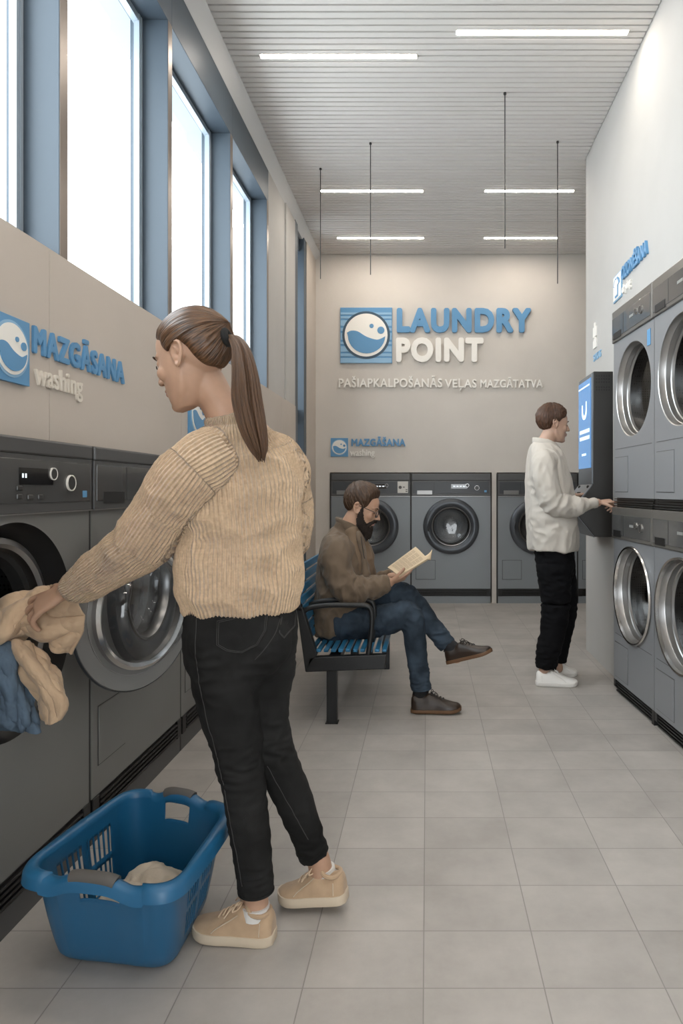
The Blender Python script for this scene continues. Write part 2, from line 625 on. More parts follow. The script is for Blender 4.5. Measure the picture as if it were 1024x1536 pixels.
    def build(self, name, material, parent=None, smooth=False, bevel=0.0, seg=2, kind=None, solid=0.0, angle=40, sol_off=-1):
        me = bpy.data.meshes.new(name)
        me.from_pydata(self.v, [], self.f)
        me.validate()
        bm = bmesh.new()
        bm.from_mesh(me)
        bmesh.ops.recalc_face_normals(bm, faces=bm.faces)
        bm.to_mesh(me)
        bm.free()
        me.materials.append(material)
        o = bpy.data.objects.new(name, me)
        COL.objects.link(o)
        if parent:
            o.parent = parent
        if kind:
            o['kind'] = kind
        if smooth:
            me.polygons.foreach_set('use_smooth', [True] * len(me.polygons))
            if smooth != 'all':
                me.set_sharp_from_angle(angle=math.radians(angle))
        if solid:
            s = o.modifiers.new('solid', 'SOLIDIFY')
            s.thickness = solid
            s.offset = sol_off
        if bevel:
            b = o.modifiers.new('bevel', 'BEVEL')
            b.width = bevel
            b.segments = seg
            b.limit_method = 'ANGLE'
            b.angle_limit = math.radians(35)
            b.harden_normals = False
        return o

    def organic(self, name, material, parent=None, voxel=0.006, smooth=4, brush=(), wrinkle=None, fn=None):
        """fuse the overlapping closed shapes into one continuous skin."""
        me = bpy.data.meshes.new(name)
        me.from_pydata(self.v, [], self.f)
        bm = bmesh.new()
        bm.from_mesh(me)
        bmesh.ops.recalc_face_normals(bm, faces=bm.faces)
        bm.to_mesh(me)
        bm.free()
        t = bpy.data.objects.new('tmp', me)
        COL.objects.link(t)
        r = t.modifiers.new('r', 'REMESH')
        r.mode = 'VOXEL'
        r.voxel_size = voxel
        if smooth:
            s = t.modifiers.new('s', 'SMOOTH')
            s.factor = 0.6
            s.iterations = smooth
        dg = bpy.context.evaluated_depsgraph_get()
        me2 = bpy.data.meshes.new_from_object(t.evaluated_get(dg))
        bpy.data.objects.remove(t)
        bpy.data.meshes.remove(me)
        n = len(me2.vertices)
        co = np.empty(n * 3)
        me2.vertices.foreach_get('co', co)
        co = co.reshape(-1, 3)
        for c, rad, d in brush:
            c, d = np.array(c), np.array(d)
            w = np.exp(-((co - c) ** 2).sum(1) / (rad * rad) * 1.5)
            co += w[:, None] * d
        if wrinkle or fn:
            me2.vertices.foreach_set('co', co.ravel())
            me2.update()
            nr = np.empty(n * 3)
            me2.vertices.foreach_get('normal', nr)
            nr = nr.reshape(-1, 3)
            d = np.zeros(n)
            if wrinkle:
                for (amp, scale, st, spots) in wrinkle:
                    w = np.ones(n) if not spots else np.zeros(n)
                    for sc_, sr in (spots or ()):
                        w = np.maximum(w, np.exp(-((co - np.array(sc_)) ** 2).sum(1) / (sr * sr)))
                    idx = np.nonzero(w > 0.03)[0]
                    for i in idx:
                        q = Vector((co[i, 0] * st[0], co[i, 1] * st[1], co[i, 2] * st[2])) * scale
                        v = 1.0 - 2.2 * abs(noise.noise(q))
                        d[i] += amp * w[i] * v
            if fn:
                d += fn(co, nr)
            co += nr * d[:, None]
        me2.vertices.foreach_set('co', co.ravel())
        me2.update()
        me2.name = name
        me2.polygons.foreach_set('use_smooth', [True] * len(me2.polygons))
        me2.materials.clear()
        me2.materials.append(material)
        o = bpy.data.objects.new(name, me2)
        COL.objects.link(o)
        if parent:
            o.parent = parent
        return o


def grid_obj(name, pts, material, parent=None, closed_u=False, solid=0.0, sub=0, uv=True):
    """pts[i][j]: i along v, j along u."""
    mb = MB()
    nv, nu = len(pts), len(pts[0])
    mb.loft(pts, closed_u=closed_u, caps=False)
    me = bpy.data.meshes.new(name)
    me.from_pydata(mb.v, [], mb.f)
    if uv:
        l = me.uv_layers.new(name='UVMap')
        for p in me.polygons:
            js = [vi % nu for vi in p.vertices]
            wrap = closed_u and (max(js) - min(js) > nu / 2)
            for li, vi in zip(p.loop_indices, p.vertices):
                j = vi % nu
                if wrap and j < nu / 2:
                    j += nu
                l.data[li].uv = (j / nu, (vi // nu) / (nv - 1))
    me.polygons.foreach_set('use_smooth', [True] * len(me.polygons))
    me.materials.append(material)
    o = bpy.data.objects.new(name, me)
    COL.objects.link(o)
    if parent:
        o.parent = parent
    if sub:
        s = o.modifiers.new('sub', 'SUBSURF')
        s.levels = s.render_levels = sub
    if solid:
        s = o.modifiers.new('solid', 'SOLIDIFY')
        s.thickness = solid
        s.offset = 0
    return o


def text(name, body, material, parent, o, u, up, width, height, depth, weight=0.0, spacing=1.0):
    """raised lettering: lower-left corner o, reading direction u, up, fitted to width x height (of the glyph box)."""
    c = bpy.data.curves.new('t', 'FONT')
    c.body = body
    c.size = 1.0
    c.extrude = 0.5
    c.space_character = spacing
    c.resolution_u = 4
    t = bpy.data.objects.new('t', c)
    COL.objects.link(t)
    dg = bpy.context.evaluated_depsgraph_get()
    me = bpy.data.meshes.new_from_object(t.evaluated_get(dg))
    bpy.data.objects.remove(t)
    n = len(me.vertices)
    co = np.empty(n * 3)
    me.vertices.foreach_get('co', co)
    co = co.reshape(-1, 3)
    if weight:                                  # bolder strokes: the glyphs repeated round a small circle
        faces = [tuple(p.vertices) for p in me.polygons]
        bpy.data.meshes.remove(me)
        K = 11
        allc, allf = [], []
        for k in range(K):
            a = 2 * PI * (k + 0.13) / K
            allc.append((co + np.array([weight * math.cos(a), weight * math.sin(a), 0.0])) * np.array([1, 1, 1 - 0.012 * k]))
            allf += [tuple(i + k * n for i in f) for f in faces]
        co = np.concatenate(allc)
        n = len(co)
        me = bpy.data.meshes.new(name)
        me.from_pydata([tuple(q) for q in co], [], allf)
    mn, mx = co.min(0), co.max(0)
    s = (co - mn) / (mx - mn)
    u, up, o = Vector(u).normalized(), Vector(up).normalized(), Vector(o)
    nrm = u.cross(up)
    Wd = np.array(o)[None] + s[:, :1] * np.array(u) * width + s[:, 1:2] * np.array(up) * height + s[:, 2:3] * np.array(nrm) * depth
    me.vertices.foreach_set('co', Wd.ravel())
    me.update()
    me.name = name
    me.materials.clear()
    me.materials.append(material)
    ob = bpy.data.objects.new(name, me)
    COL.objects.link(ob)
    ob.parent = parent
    return ob

# ================================================================= THE ROOM
CEIL = 3.70
XL, XR = -1.18, 1.20            # left wall panel face, right wall face
XM = -1.13                      # fronts of the left machines
YB = 7.08                       # back wall face
Y0 = -2.6                       # street end of the room behind the camera

MB().box(-2.0, 2.5, Y0, 7.95, -0.08, 0.0).build('floor', M['floor'], kind='structure')

# ceiling: unseen slab added to block light, slatted field
c = MB()
c.box(-1.36, 2.5, Y0, 7.2, 3.78, 3.9)
c.build('ceiling', M['void'], kind='structure')
s = MB()
k = 0
y = Y0 + 0.03
ph = 3.4364 % 0.0505
y = ph + 0.0505 * math.floor((Y0 - ph) / 0.0505 + 1)
while y < 7.04:
    xr = XR - 0.004 if y < 5.03 else 2.38
    s.box(-1.13, xr, y + 0.0065, y + 0.0440, CEIL, CEIL + 0.045)
    y += 0.0505
s.build('ceiling_slats', M['slat'], kind='structure')
s = MB()
s.box(-1.13, XR - 0.002, Y0, 5.03, CEIL + 0.050, CEIL + 0.056)
s.box(-1.13, 2.38, 5.03, 7.06, CEIL + 0.046, CEIL + 0.052)
s.build('ceiling_backing', mat('grey_ceiling_felt', (0.05, 0.05, 0.05), 0.9), kind='structure')

# soffit between windows and slats
MB().prism([(-1.38, 3.78), (-1.38, 3.62), (-1.20, 3.62), (-1.13, 3.695), (-1.13, 3.78)],
           (0, Y0, 0), (1, 0, 0), (0, 0, 1), (0, 7.2 - Y0, 0)).build('trim_soffit', M['soffit'], kind='structure')

# ---- left wall: solid panels round the niche that takes the machines
MY = [1.414, 2.238, 3.062, 3.886, 4.710]
w = MB()
seams = [Y0, -1.27, -0.15, 0.97, 2.085, 3.205, 4.325, 5.445, 6.0]
for a, b in zip(seams[:-1], seams[1:]):
    w.box(XL - 0.02, XL, a + 0.0012, b - 0.0012, 1.355, 1.955)
w.box(-1.95, XL - 0.02, Y0, 6.0, 1.355, 1.945)
w.box(-1.95, XL, Y0, MY[0] - 0.02, 0, 1.355)
w.box(-1.95, XL, MY[-1] + 0.02, 6.0, 0, 1.355)
w.box(-2.0, -1.95, Y0, 7.2, 0, 1.945)  # unseen niche back, added to keep daylight out
w.box(-1.95, XL, 6.55, 7.2, 0, 3.78)
w.build('wall_left', M['wall_left'], kind='structure')
# plain wall bay past the last window
w = MB()
w.box(-1.36, -1.20, 5.05, 5.62, 1.955, 3.62)
w.box(-1.36, -1.185, 5.62, 6.0, 1.955, 3.62)
w.build('wall_left_pier', M['wall_white'], kind='structure')
# tall dark frame at the far end
fr = MB()
fr.box(-1.36, -1.185, 6.0, 6.12, 0, 3.69)
fr.box(-1.36, -1.185, 6.43, 6.55, 0, 3.69)
fr.box(-1.36, -1.23, 6.12, 6.43, 0, 0.12)
fr.box(-1.36, -1.23, 6.12, 6.43, 3.5, 3.69)
fr.box(-1.36, -1.25, 6.12, 6.43, 1.9, 1.98)
wf = fr.build('window_5', M['alu'], kind='structure')
MB().box(-1.31, -1.30, 6.12, 6.43, 0.12, 3.5).build('window_glass', M['pane'], wf)

# ---- clerestory windows
mull = [-2.55, -1.60, -0.65, 0.30, 1.245, 2.178, 3.09, 4.07, 5.0]
for i in range(len(mull) - 1):
    a, b = mull[i] + 0.05, mull[i + 1]
    f = MB()
    z0, z1 = 1.955, 3.38
    f.box(-1.375, -1.20, b, b + 0.05, z0, z1)                     # deep mullion at the far side
    f.box(-1.375, -1.20, a - 0.0001, b + 0.05, z1, 3.62)            # head
    f.box(-1.375, -1.25, a, b, z0 - 0.008, z0 + 0.012)            # low sill bead
    wdw = f.build('window_%d' % (i + 11), M['alu'], kind='structure', bevel=0.002)
    g = MB()
    for q in (0, 1):
        yy = b - 0.018 - 0.022 * q
        g.box(-1.35 + 0.01 * q, -1.315 + 0.0 * q, yy, yy + 0.014, z0 + 0.012, z1)
    g.box(-1.35, -1.32, a, a + 0.02, z0 + 0.012, z1)
    g.box(-1.35, -1.32, a, b, z1 - 0.03, z1)
    g.box(-1.35, -1.32, a, b, z0 + 0.012, z0 + 0.03)
    g.build('window_bead', M['alu_light'], wdw)
    MB().box(-1.338, -1.332, a, b, z0 + 0.01, z1).build('window_glass', M['pane'], wdw)
    MB().box(-1.203, -1.1985, b + 0.002, b + 0.048, z0, z1).build('mullion_reflection', M['brown_reflection'], wdw)  # brown reflection on the mullion's inner edge, put in as a coloured strip
# roof edge outside
MB().box(-1.56, -1.375, Y0, 6.6, 3.46, 3.9).build('roof_overhang', M['concrete'], kind='structure')

# ---- right wall with the niche for the dryers
w = MB()
w.box(XR, 1.35, Y0, 5.03, 2.245, 3.78)
w.box(XR, 2.5, Y0, 2.62, 0, 2.245)
w.box(XR, 2.5, 4.075, 5.03, 0, 2.245)
w.box(2.0, 2.06, 2.62, 4.075, 0, 2.235)
w.box(1.35, 2.5, 4.9, 5.03, 2.235, 3.78)
w.box(2.4, 2.5, 5.03, 7.9, 0, 3.78)
w.build('wall_right', M['wall_white'], kind='structure')

# ---- back wall, machines stand in its niches
BX = [-1.020, -0.1685, 0.683]
w = MB()
w.box(-2.0, 2.5, YB, 7.95, 1.386, 3.78)
w.box(-1.18, BX[0] - 0.008, YB, 7.95, 0, 1.386)
w.box(BX[2] + 0.006, 0.742, YB, 7.95, 0, 1.386)
w.box(-2.0, 2.5, 7.9, 7.95, 0, 1.386)
w.build('wall_back', M['wall'], kind='structure')

# unseen street front behind the camera, opening narrowed to cut frontal daylight
w = MB()
w.box(-1.36, 2.5, Y0 - 0.12, Y0, 2.35, 3.9)
w.box(-2.0, -0.45, Y0 - 0.12, Y0, 0, 2.35)
w.build('wall_front_light_block', M['wall'], kind='structure')
fr = MB()
for x in (-0.42, 0.38, 1.17):
    fr.box(x - 0.03, x + 0.03, Y0 - 0.1, Y0 - 0.02, 0, 2.35)
fr.box(-0.45, 1.2, Y0 - 0.1, Y0 - 0.02, 2.27, 2.35)
fr.build('window_20', M['alu'], kind='structure')

# ---- ceiling lights (linear, set in the slats)
LIGHTS = [(-0.956, -0.061, 3.84, 'front left recessed linear ceiling light, over the row of windows side'),
          (0.164, 1.095, 3.64, 'front right recessed linear ceiling light, nearest the plaster right wall'),
          (-0.885, -0.033, 5.57, 'middle left linear ceiling light, crossed by two thin black rods'),
          (0.485, 1.225, 5.57, 'middle right linear ceiling light, crossed by two thin black rods'),
          (-0.886, -0.033, 6.61, 'rear left linear ceiling light, closest to the back wall'),
          (0.570, 1.290, 6.61, 'rear right linear ceiling light, closest to the back wall'),
          (-0.95, 0.0, 1.9, 'added linear fill light above the woman, over the left machines, out of the picture'),  # from here on: unseen lights added to brighten the room
          (0.2, 1.1, 1.7, 'added linear fill light above the nearer dryers, out of the picture'),
          (-0.95, 0.0, 0.1, 'left added unseen linear fill light straight above the viewer'), (0.2, 1.1, -0.1, 'right added unseen linear fill light straight above the viewer'),
          (-0.95, 0.0, -1.6, 'left added unseen linear fill light by the street front'), (0.2, 1.1, -1.7, 'right added unseen linear fill light by the street front')]
for x0, x1, yy, lab in LIGHTS:
    root = empty('ceiling_light', ((x0 + x1) / 2, yy, CEIL), 0,
                 lab, 'ceiling light', 'linear ceiling lights')
    hw = (x1 - x0) / 2
    dq = MB()
    dq.add([(-hw, -0.017, -0.004), (-hw, 0.017, -0.004), (hw, 0.017, -0.004), (hw, -0.017, -0.004)], [(0, 1, 2, 3)])
    dq.build('diffuser', M['lamp'], root)
    MB().box(-hw - 0.006, hw + 0.006, -0.022, 0.022, -0.003, 0.035).build('housing', M['slat'], root)

# ---- thin black rods hanging from the slats
for px, y_, zb, lab in ((757, 4.195, 2.72, 'thin black hanging rod right of centre, the one that starts nearest the viewer'),
                        (836, 4.78, 2.68, 'rightmost thin black hanging rod, near the right wall'),
                        (555.5, 4.80, 2.75, 'thin black hanging rod crossing the middle of the left ceiling lights'),
                        (480.5, 5.18, 2.84, 'leftmost thin black hanging rod, at the left end of a ceiling light')):
    x_ = (px - PX0) / F * y_
    root = empty('hanging_rod', (x_, y_, CEIL), 0, lab, 'hanging rod', 'black rods hanging from the ceiling')
    MB().tube([(0, 0, 0.0), (0, 0, zb - CEIL)], 0.0035, 8).build('rod', M['wire'], root, smooth=True)
    MB().lathe([(0.0, 0.0), (0.009, 0.0), (0.009, -0.012), (0.0, -0.013)], (0, 0, 0), 'z', 12).build('ceiling_cap', M['wire'], root, smooth=True)


# ================================================================= SIGNS
def logo(parent, o, u, size, striped=True, lift=0.0):
    """square plate with a porthole: white disc, blue wave, two bubbles."""
    u = Vector(u).normalized()
    up = Vector((0, 0, 1))
    n = u.cross(up)
    o = Vector(o)
    S = size
    sy = S * 1.07
    T = 0.02 if striped else 0.012
    MB().prism([(0, 0), (S, 0), (S, sy), (0, sy)], o, u, up, n * T).build('backing_plate', M['blue'], parent, bevel=0.001)
    if striped:
        st = MB()
        zs = [(0.0, 0.09), (0.12, 0.05), (0.20, 0.10), (0.34, 0.04), (0.42, 0.12), (0.58, 0.05), (0.67, 0.10), (0.80, 0.04), (0.87, 0.04)]
        for z, h in zs:
            st.prism([(S * 0.01, sy * z), (S * 0.99, sy * z), (S * 0.99, sy * (z + h)), (S * 0.01, sy * (z + h))], o + n * T, u, up, n * 0.004)
        st.build('stripe', M['blue_pale'], parent)
    cx, cz, R = S * 0.5, sy * 0.50, S * 0.46

    def disc(r, ax, az, k=48):
        return [(ax + r * math.cos(2 * PI * i / k), az + r * math.sin(2 * PI * i / k)) for i in range(k)]
    MB().prism(disc(R, cx, cz), o + n * T, u, up, n * (0.007 if striped else 0.002)).build('porthole_ring', M['navy'] if striped else M['blue_pale'], parent, smooth=True)
    MB().prism(disc(R * 0.90, cx, cz), o + n * (T + (0.007 if striped else 0.002)), u, up, n * (0.004 if striped else 0.002)).build('porthole_disc', M['white'], parent, smooth=True)
    top = [(-0.80, 0.10), (-0.62, 0.18), (-0.35, 0.15), (0.0, -0.06), (0.35, -0.18), (0.55, -0.18), (0.80, -0.06)]
    top = [tuple(q) for q in catmull([(a, b, 0) for a, b in top], 6)]
    poly = [(cx + R * a, cz + R * b) for a, b, _ in top]
    for i in range(17):
        th = math.radians(-2 - 176 * i / 16)
        poly.append((cx + R * 0.78 * math.cos(th) + R * 0.02, cz + R * 0.74 * math.sin(th) - R * 0.03))
    MB().prism(poly, o + n * (T + (0.011 if striped else 0.004)), u, up, n * 0.003).build('wave', M['blue'], parent)
    MB().prism(disc(R * 0.09, cx + R * 0.23, cz + R * 0.38, 20), o + n * (T + (0.011 if striped else 0.004)), u, up, n * 0.003).build('bubble', M['blue'], parent)
    MB().prism(disc(R * 0.15, cx + R * 0.62, cz + R * 0.20, 24), o + n * (T + (0.011 if striped else 0.004)), u, up, n * 0.003).build('bubble', M['blue'], parent)


def bx(px):
    return (px - PX0) / F * YB


def bz(py):
    return CAMZ - (py - PY0) / F * YB


U = (1, 0, 0)
UP = (0, 0, 1)
sg = empty('wall_sign', (0, 0, 0), 0, 'large blue and white lettering sign with square washing machine logo, high on the back wall', 'sign')
logo(sg, (bx(510.5), YB, bz(545)), U, bx(588) - bx(510.5))
text('lettering', 'LAUNDRY', M['blue'], sg, (bx(595), YB, bz(500)), U, UP, bx(796) - bx(595), bz(463) - bz(500), 0.035, 0.055, 1.14)
text('lettering', 'POINT', M['white'], sg, (bx(594), YB, bz(544)), U, UP, bx(724.5) - bx(594), bz(507) - bz(544), 0.035, 0.055, 1.14)
for word, xa, xb, yt, yb_ in (('PAŠIAPKALPOŠANĀS', 508, 663, 564, 581.5), ('VEĻAS', 667, 714.5, 568.5, 586), ('MAZGĀTATVA', 720, 813.5, 566, 582)):
    text('lettering', word, M['white'], sg, (bx(xa), YB, bz(yb_)), U, UP, bx(xb) - bx(xa), bz(yt) - bz(yb_), 0.02, 0.022, 1.08)
sg = empty('wall_sign', (0, 0, 0), 0, 'small blue and white washing sign low on the back wall, just above the built-in machines', 'sign')
logo(sg, (bx(496), YB, bz(685)), U, bx(522) - bx(496), False)
text('lettering', 'MAZGĀŠANA', M['blue'], sg, (bx(527), YB, bz(669.5)), U, UP, bx(608) - bx(527), bz(655) - bz(669.5), 0.02, 0.035, 1.08)
text('lettering', 'washing', M['white'], sg, (bx(525), YB, bz(687)), U, UP, bx(562) - bx(525), bz(674) - bz(687), 0.02, 0.02)

# left wall signs (reading direction +Y)
UL = (0, 1, 0)


def ly(px):
    return XL * F / (px - PX0)


def lz(px, py):
    return CAMZ - (py - PY0) / F * ly(px)


sg = empty('wall_sign', (0, 0, 0), 0, 'blue and cream washing sign on the left wall above the opened machine', 'sign')
z0 = lz(38.5, 580)
size = (lz(38.5, 485) - z0) / 1.07
logo(sg, (XL, ly(38.5) - size, z0), UL, size, False)
ya, yb = ly(47), ly(184)
text('lettering', 'MAZGĀSANA', M['blue'], sg, (XL, ya, lz(47, 528) - 0.003), UL, UP, yb - ya, 0.108, 0.009, 0.04, 1.14)
ya, yb = ly(50), ly(121)
text('lettering', 'washing', M['cream'], sg, (XL, ya, lz(120, 604)), UL, UP, yb - ya, 0.088, 0.008, 0.018, 1.06)
sg = empty('wall_sign', (0, 0, 0), 0, 'square blue logo plate on the left wall, glimpsed under the chin of the woman', 'sign')
logo(sg, (XL, 3.29, 1.46), UL, 0.23, False)

# right wall signs (reading direction -Y)
UR = (0, -1, 0)
sg = empty('wall_sign', (0, 0, 0), 0, 'blue and white sign with a garment icon on the right wall above the stacked dryers', 'sign')


def ry(px):
    return XR * F / (px - PX0)


def rz_(px, py):
    return CAMZ - (py - PY0) / F * ry(px)


ya, yb = ry(921.5), ry(933.5)
zz = rz_(921.5, 456)
S = ya - yb
MB().prism([(0, 0), (S, 0), (S, 0.165), (0, 0.165)], (XR, ya, zz), UR, UP, (-0.008, 0, 0)).build('backing_plate', M['blue_pale'], sg)
MB().prism([(0.008, 0.008), (S - .008, 0.008), (S - .008, 0.157), (0.008, 0.157)], (XR - 0.008, ya, zz), UR, UP, (-0.003, 0, 0)).build('inner_plate', M['white'], sg)
shape = [(0.30, 0.1), (0.70, 0.1), (0.72, 0.55), (0.95, 0.62), (0.85, 0.80), (0.62, 0.92), (0.5, 0.86), (0.38, 0.92), (0.15, 0.80), (0.05, 0.62), (0.28, 0.55)]
MB().prism([(a * S * 0.86 + S * .07, b * 0.15) for a, b in shape], (XR - 0.011, ya, zz + 0.004), UR, UP, (-0.004, 0, 0)).build('garment_icon', M['blue'], sg)
shape2 = [((a - 0.5) * 0.72 + 0.5, (b - .5) * 0.82 + .5) for a, b in shape]
MB().prism([(a * S * 0.86 + S * .07, b * 0.15) for a, b in shape2], (XR - 0.015, ya, zz + 0.004), UR, UP, (-0.002, 0, 0)).build('garment_icon', M['white'], sg)
ya, yb = ry(934.5), ry(973)
text('lettering', 'OZONĒŠANA', M['blue'], sg, (XR, ya, rz_(936, 420)), UR, UP, ya - yb, 0.105, 0.015, 0.04)
text('lettering', 'drying', M['white'], sg, (XR, ya, rz_(936, 444)), UR, UP, 0.18, 0.07, 0.012, 0.02)
sg = empty('wall_sign', (0, 0, 0), 0, 'small faint white and blue sign on the right wall directly above the payment kiosk', 'sign')
ya = ry(890.5)
yb = ry(902)
MB().prism([(0.0, 0), (0.09, 0), (0.09, 0.07), (0.06, 0.07), (0.06, 0.1), (0.03, 0.1), (0.03, 0.07), (0, 0.07)], (XR, ya, rz_(893, 505)), UR, UP, (-0.008, 0, 0)).build('symbol', M['white'], sg)
MB().prism([(0.0, 0), (0.09, 0), (0.10, 0.05), (0.05, 0.085), (0, 0.05)], (XR, ya, rz_(893, 522)), UR, UP, (-0.008, 0, 0)).build('symbol', M['white'], sg)
text('lettering', 'SAKAS', M['blue_pale'], sg, (XR, ya, rz_(892, 542)), UR, UP, ya - yb, 0.05, 0.006, 0.01)

# ================================================================= WASHING MACHINES
def door_profile(R):
    """outer ring of a closed door, (radius, y) in front of the panel."""
    return [(R * 0.66, 0.01), (R * 0.66, -0.018), (R * 0.70, -0.030), (R * 0.80, -0.040), (R * 0.92, -0.040), (R * 0.985, -0.030), (R, -0.012), (R, 0.0)]


def make_washer(w, label, group, drawer=True, glossy=True, open_door=False, H=1.347, depth=0.70, notice=False, badge=True, base_grey=False, cab='cab'):
    root = empty('washing_machine', (0, 0, 0), 0, label, 'washing machine', group)
    g = 0.008
    x0, x1 = g, w - g
    zb, zf, zt = 0.155, 1.135, 1.300
    cx, cz, R = w / 2, 0.815, 0.296
    body = MB()
    body.holed(x0, x1, zb, zf, cx, cz, R if open_door else R * 0.72, 0.0)
    vs = [(x0, 0, zb), (x1, 0, zb), (x1, depth, zb), (x0, depth, zb), (x0, 0, H - 0.004), (x1, 0, H - 0.004), (x1, depth, H - 0.004), (x0, depth, H - 0.004)]
    body.add(vs, [(0, 1, 2, 3), (4, 5, 6, 7), (1, 2, 6, 5), (2, 3, 7, 6), (3, 0, 4, 7)])
    body.box(x0, x1, 0.0, 0.01, zf, H - 0.004)
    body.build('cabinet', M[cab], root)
    MB().box(x0, x1, -0.014, 0.03, zt, H).build('top_cap', M['cab_dark'], root, bevel=0.006)
    cp = MB().box(x0, x1, -0.010, 0.004, zf, zt).build('control_panel', M['cab_dark'], root, bevel=0.002)
    MB().box(x0 + 0.014, x1 - 0.016, -0.0125, -0.008, zf + 0.028, zt - 0.014).build('fascia_glass', M['fascia'] if glossy else M['fascia_plain'], cp, bevel=0.001)
    MB().box(x0, x1, -0.0115, 0.0, zf - 0.004, zf).build('trim_line', M['chrome_soft'], cp)
    yf = -0.0125
    # drawer outline and slot
    dr = MB()
    dr.box(x0 + 0.235, x0 + 0.238, yf - 0.0012, yf, zf + 0.030, zt - 0.016)
    dr.build('drawer_seam', M['black'], cp)
    sl = MB().box(0.066, 0.225, yf - 0.0016, yf, zf + 0.018, zf + 0.060).build('detergent_slot', M['black'] if glossy else M['chrome_dark'], cp, bevel=0.001)
    d = MB().box(0.50 * w, 0.70 * w, yf - 0.002, yf, 1.215, 1.262).build('display', M['display'], cp)
    dg = MB()
    for i in range(2 if glossy else 4):
        if glossy:
            dg.box(0.515 * w + i * 0.014, 0.515 * w + i * 0.014 + 0.006, yf - 0.003, yf - 0.002, 1.234, 1.246)
        else:
            dg.box(0.525 * w + i * 0.034, 0.525 * w + i * 0.034 + 0.022, yf - 0.003, yf - 0.002, 1.234, 1.244)
    dg.build('display_digits', M['digits'], d)
    for fx, fz, rr in ((0.70, 1.248, 0.0185), (0.82, 1.222, 0.025))[:1 if notice else 2]:
        k = MB().lathe([(0.0, -0.006), (rr * 0.80, -0.006), (rr * 0.88, -0.003), (rr * 0.88, 0.004)], (fx * w, yf, fz), 'y', 40).build('dial', M['dial'], cp, smooth=True)
        MB().lathe([(rr * 0.90, 0.0), (rr * 0.90, -0.0065), (rr, -0.0065), (rr, 0.0)], (fx * w, yf, fz), 'y', 48, closed=True).build('dial_rim', M['white'] if glossy else M['chrome'], k, smooth=True)
    if glossy:
        for bx_, bz_ in ((0.50, 1.205), (0.50, 1.182), (0.56, 1.180), (0.62, 1.180)):
            MB().box(bx_ * w - 0.012, bx_ * w + 0.012, yf - 0.005, yf, bz_ - 0.007, bz_ + 0.007).build('button', M['dial'], cp, bevel=0.003)
    if badge:
        MB().box(0.925 * w - 0.012, 0.925 * w + 0.014, yf - 0.002, yf, 1.176, 1.198).build('blue_badge', M['blue'], cp, bevel=0.002)
    if notice:
        nt = MB().box(0.835 * w, 0.965 * w, yf - 0.003, yf, 1.168, 1.290).build('notice_card', M['paper'], cp)
        q = MB()
        q.lathe([(0.0, -0.001), (0.017, -0.001), (0.017, 0.0)], (0.868 * w, yf - 0.003, 1.228), 'y', 20)
        q.box(0.935 * w, 0.958 * w, yf - 0.004, yf - 0.003, 1.200, 1.208)
        q.box(0.935 * w, 0.958 * w, yf - 0.004, yf - 0.003, 1.180, 1.190)
        q.box(0.90 * w, 0.925 * w, yf - 0.004, yf - 0.003, 1.225, 1.235)
        q.build('printed_marks', M['grip'], nt)
    # drum and gasket
    if open_door:
        MB().lathe([(R, 0.0), (R * 0.985, 0.012), (R * 0.93, 0.055), (R * 0.86, 0.070)], (cx, 0, cz), 'y', 96).build('door_recess', M['black'], root, smooth=True)
        MB().lathe([(R * 0.87, 0.071), (R * 0.855, 0.050), (R * 0.80, 0.046), (R * 0.765, 0.056), (R * 0.755, 0.085)], (cx, 0, cz), 'y', 96).build('chrome_collar', M['chrome_soft'], root, smooth=True)
        MB().lathe([(R * 0.755, 0.08), (R * 0.70, 0.085), (R * 0.685, 0.12)], (cx, 0, cz), 'y', 96).build('gasket', M['rubber'], root, smooth=True)
        dz = MB().lathe([(R * 0.69, 0.12), (R * 0.95, 0.16), (R * 0.97, 0.22), (R * 0.97, 0.60), (R * 0.90, 0.64), (0.001, 0.655)], (cx, 0, cz), 'y', 96).build('drum', M['drum'], root, smooth=True)
    else:
        MB().lathe([(R * 0.72, 0.0), (R * 0.70, 0.06), (R * 0.62, 0.08), (R * 0.62, 0.12)], (cx, 0, cz), 'y', 64).build('gasket', M['rubber'], root, smooth=True)
        MB().lathe([(R * 0.62, 0.11), (R * 0.90, 0.16), (R * 0.90, 0.60), (0.001, 0.64)], (cx, 0, cz), 'y', 64).build('drum', M['drum'], root, smooth=True)
    # door
    if open_door:
        th = math.radians(70)                     # swung right back, hinge beside the opening
        dp = empty('door', (cx + 0.235, -0.030, cz - 0.025), 0, parent=root)
        # local frame of the machine: closed door would run to -x from the hinge; opened it runs to +x and out (-y)
        dp.rotation_euler = (0, 0, -math.radians(20))
        Rd = 0.285
        c_ = (Rd, 0, 0)
        MB().lathe([(Rd * 0.70, 0.008), (Rd * 0.72, -0.004), (Rd * 0.985, -0.004), (Rd, 0.002), (Rd * 0.985, 0.010), (Rd * 0.72, 0.012)], c_, 'y', 96, closed=True).build('door_ring', M['door_plastic'], dp, smooth=True)
        MB().lathe([(Rd * 0.995, -0.004), (Rd * 1.005, 0.0), (Rd * 1.005, 0.006), (Rd * 0.99, 0.010), (Rd * 0.98, 0.003)], c_, 'y', 96, closed=True).build('door_edge', M['ring'], dp, smooth=True)
        MB().lathe([(Rd * 0.74, 0.0), (Rd * 0.74, -0.022), (Rd * 0.70, -0.030), (Rd * 0.655, -0.022), (Rd * 0.64, 0.0)], c_, 'y', 96, closed=True).build('chrome_collar', M['chrome'], dp, smooth=True)
        prof = [(Rd * 0.655, -0.015), (Rd * 0.63, -0.055), (Rd * 0.58, -0.085), (Rd * 0.48, -0.105), (Rd * 0.30, -0.116), (Rd * 0.12, -0.119), (0.0005, -0.12)]
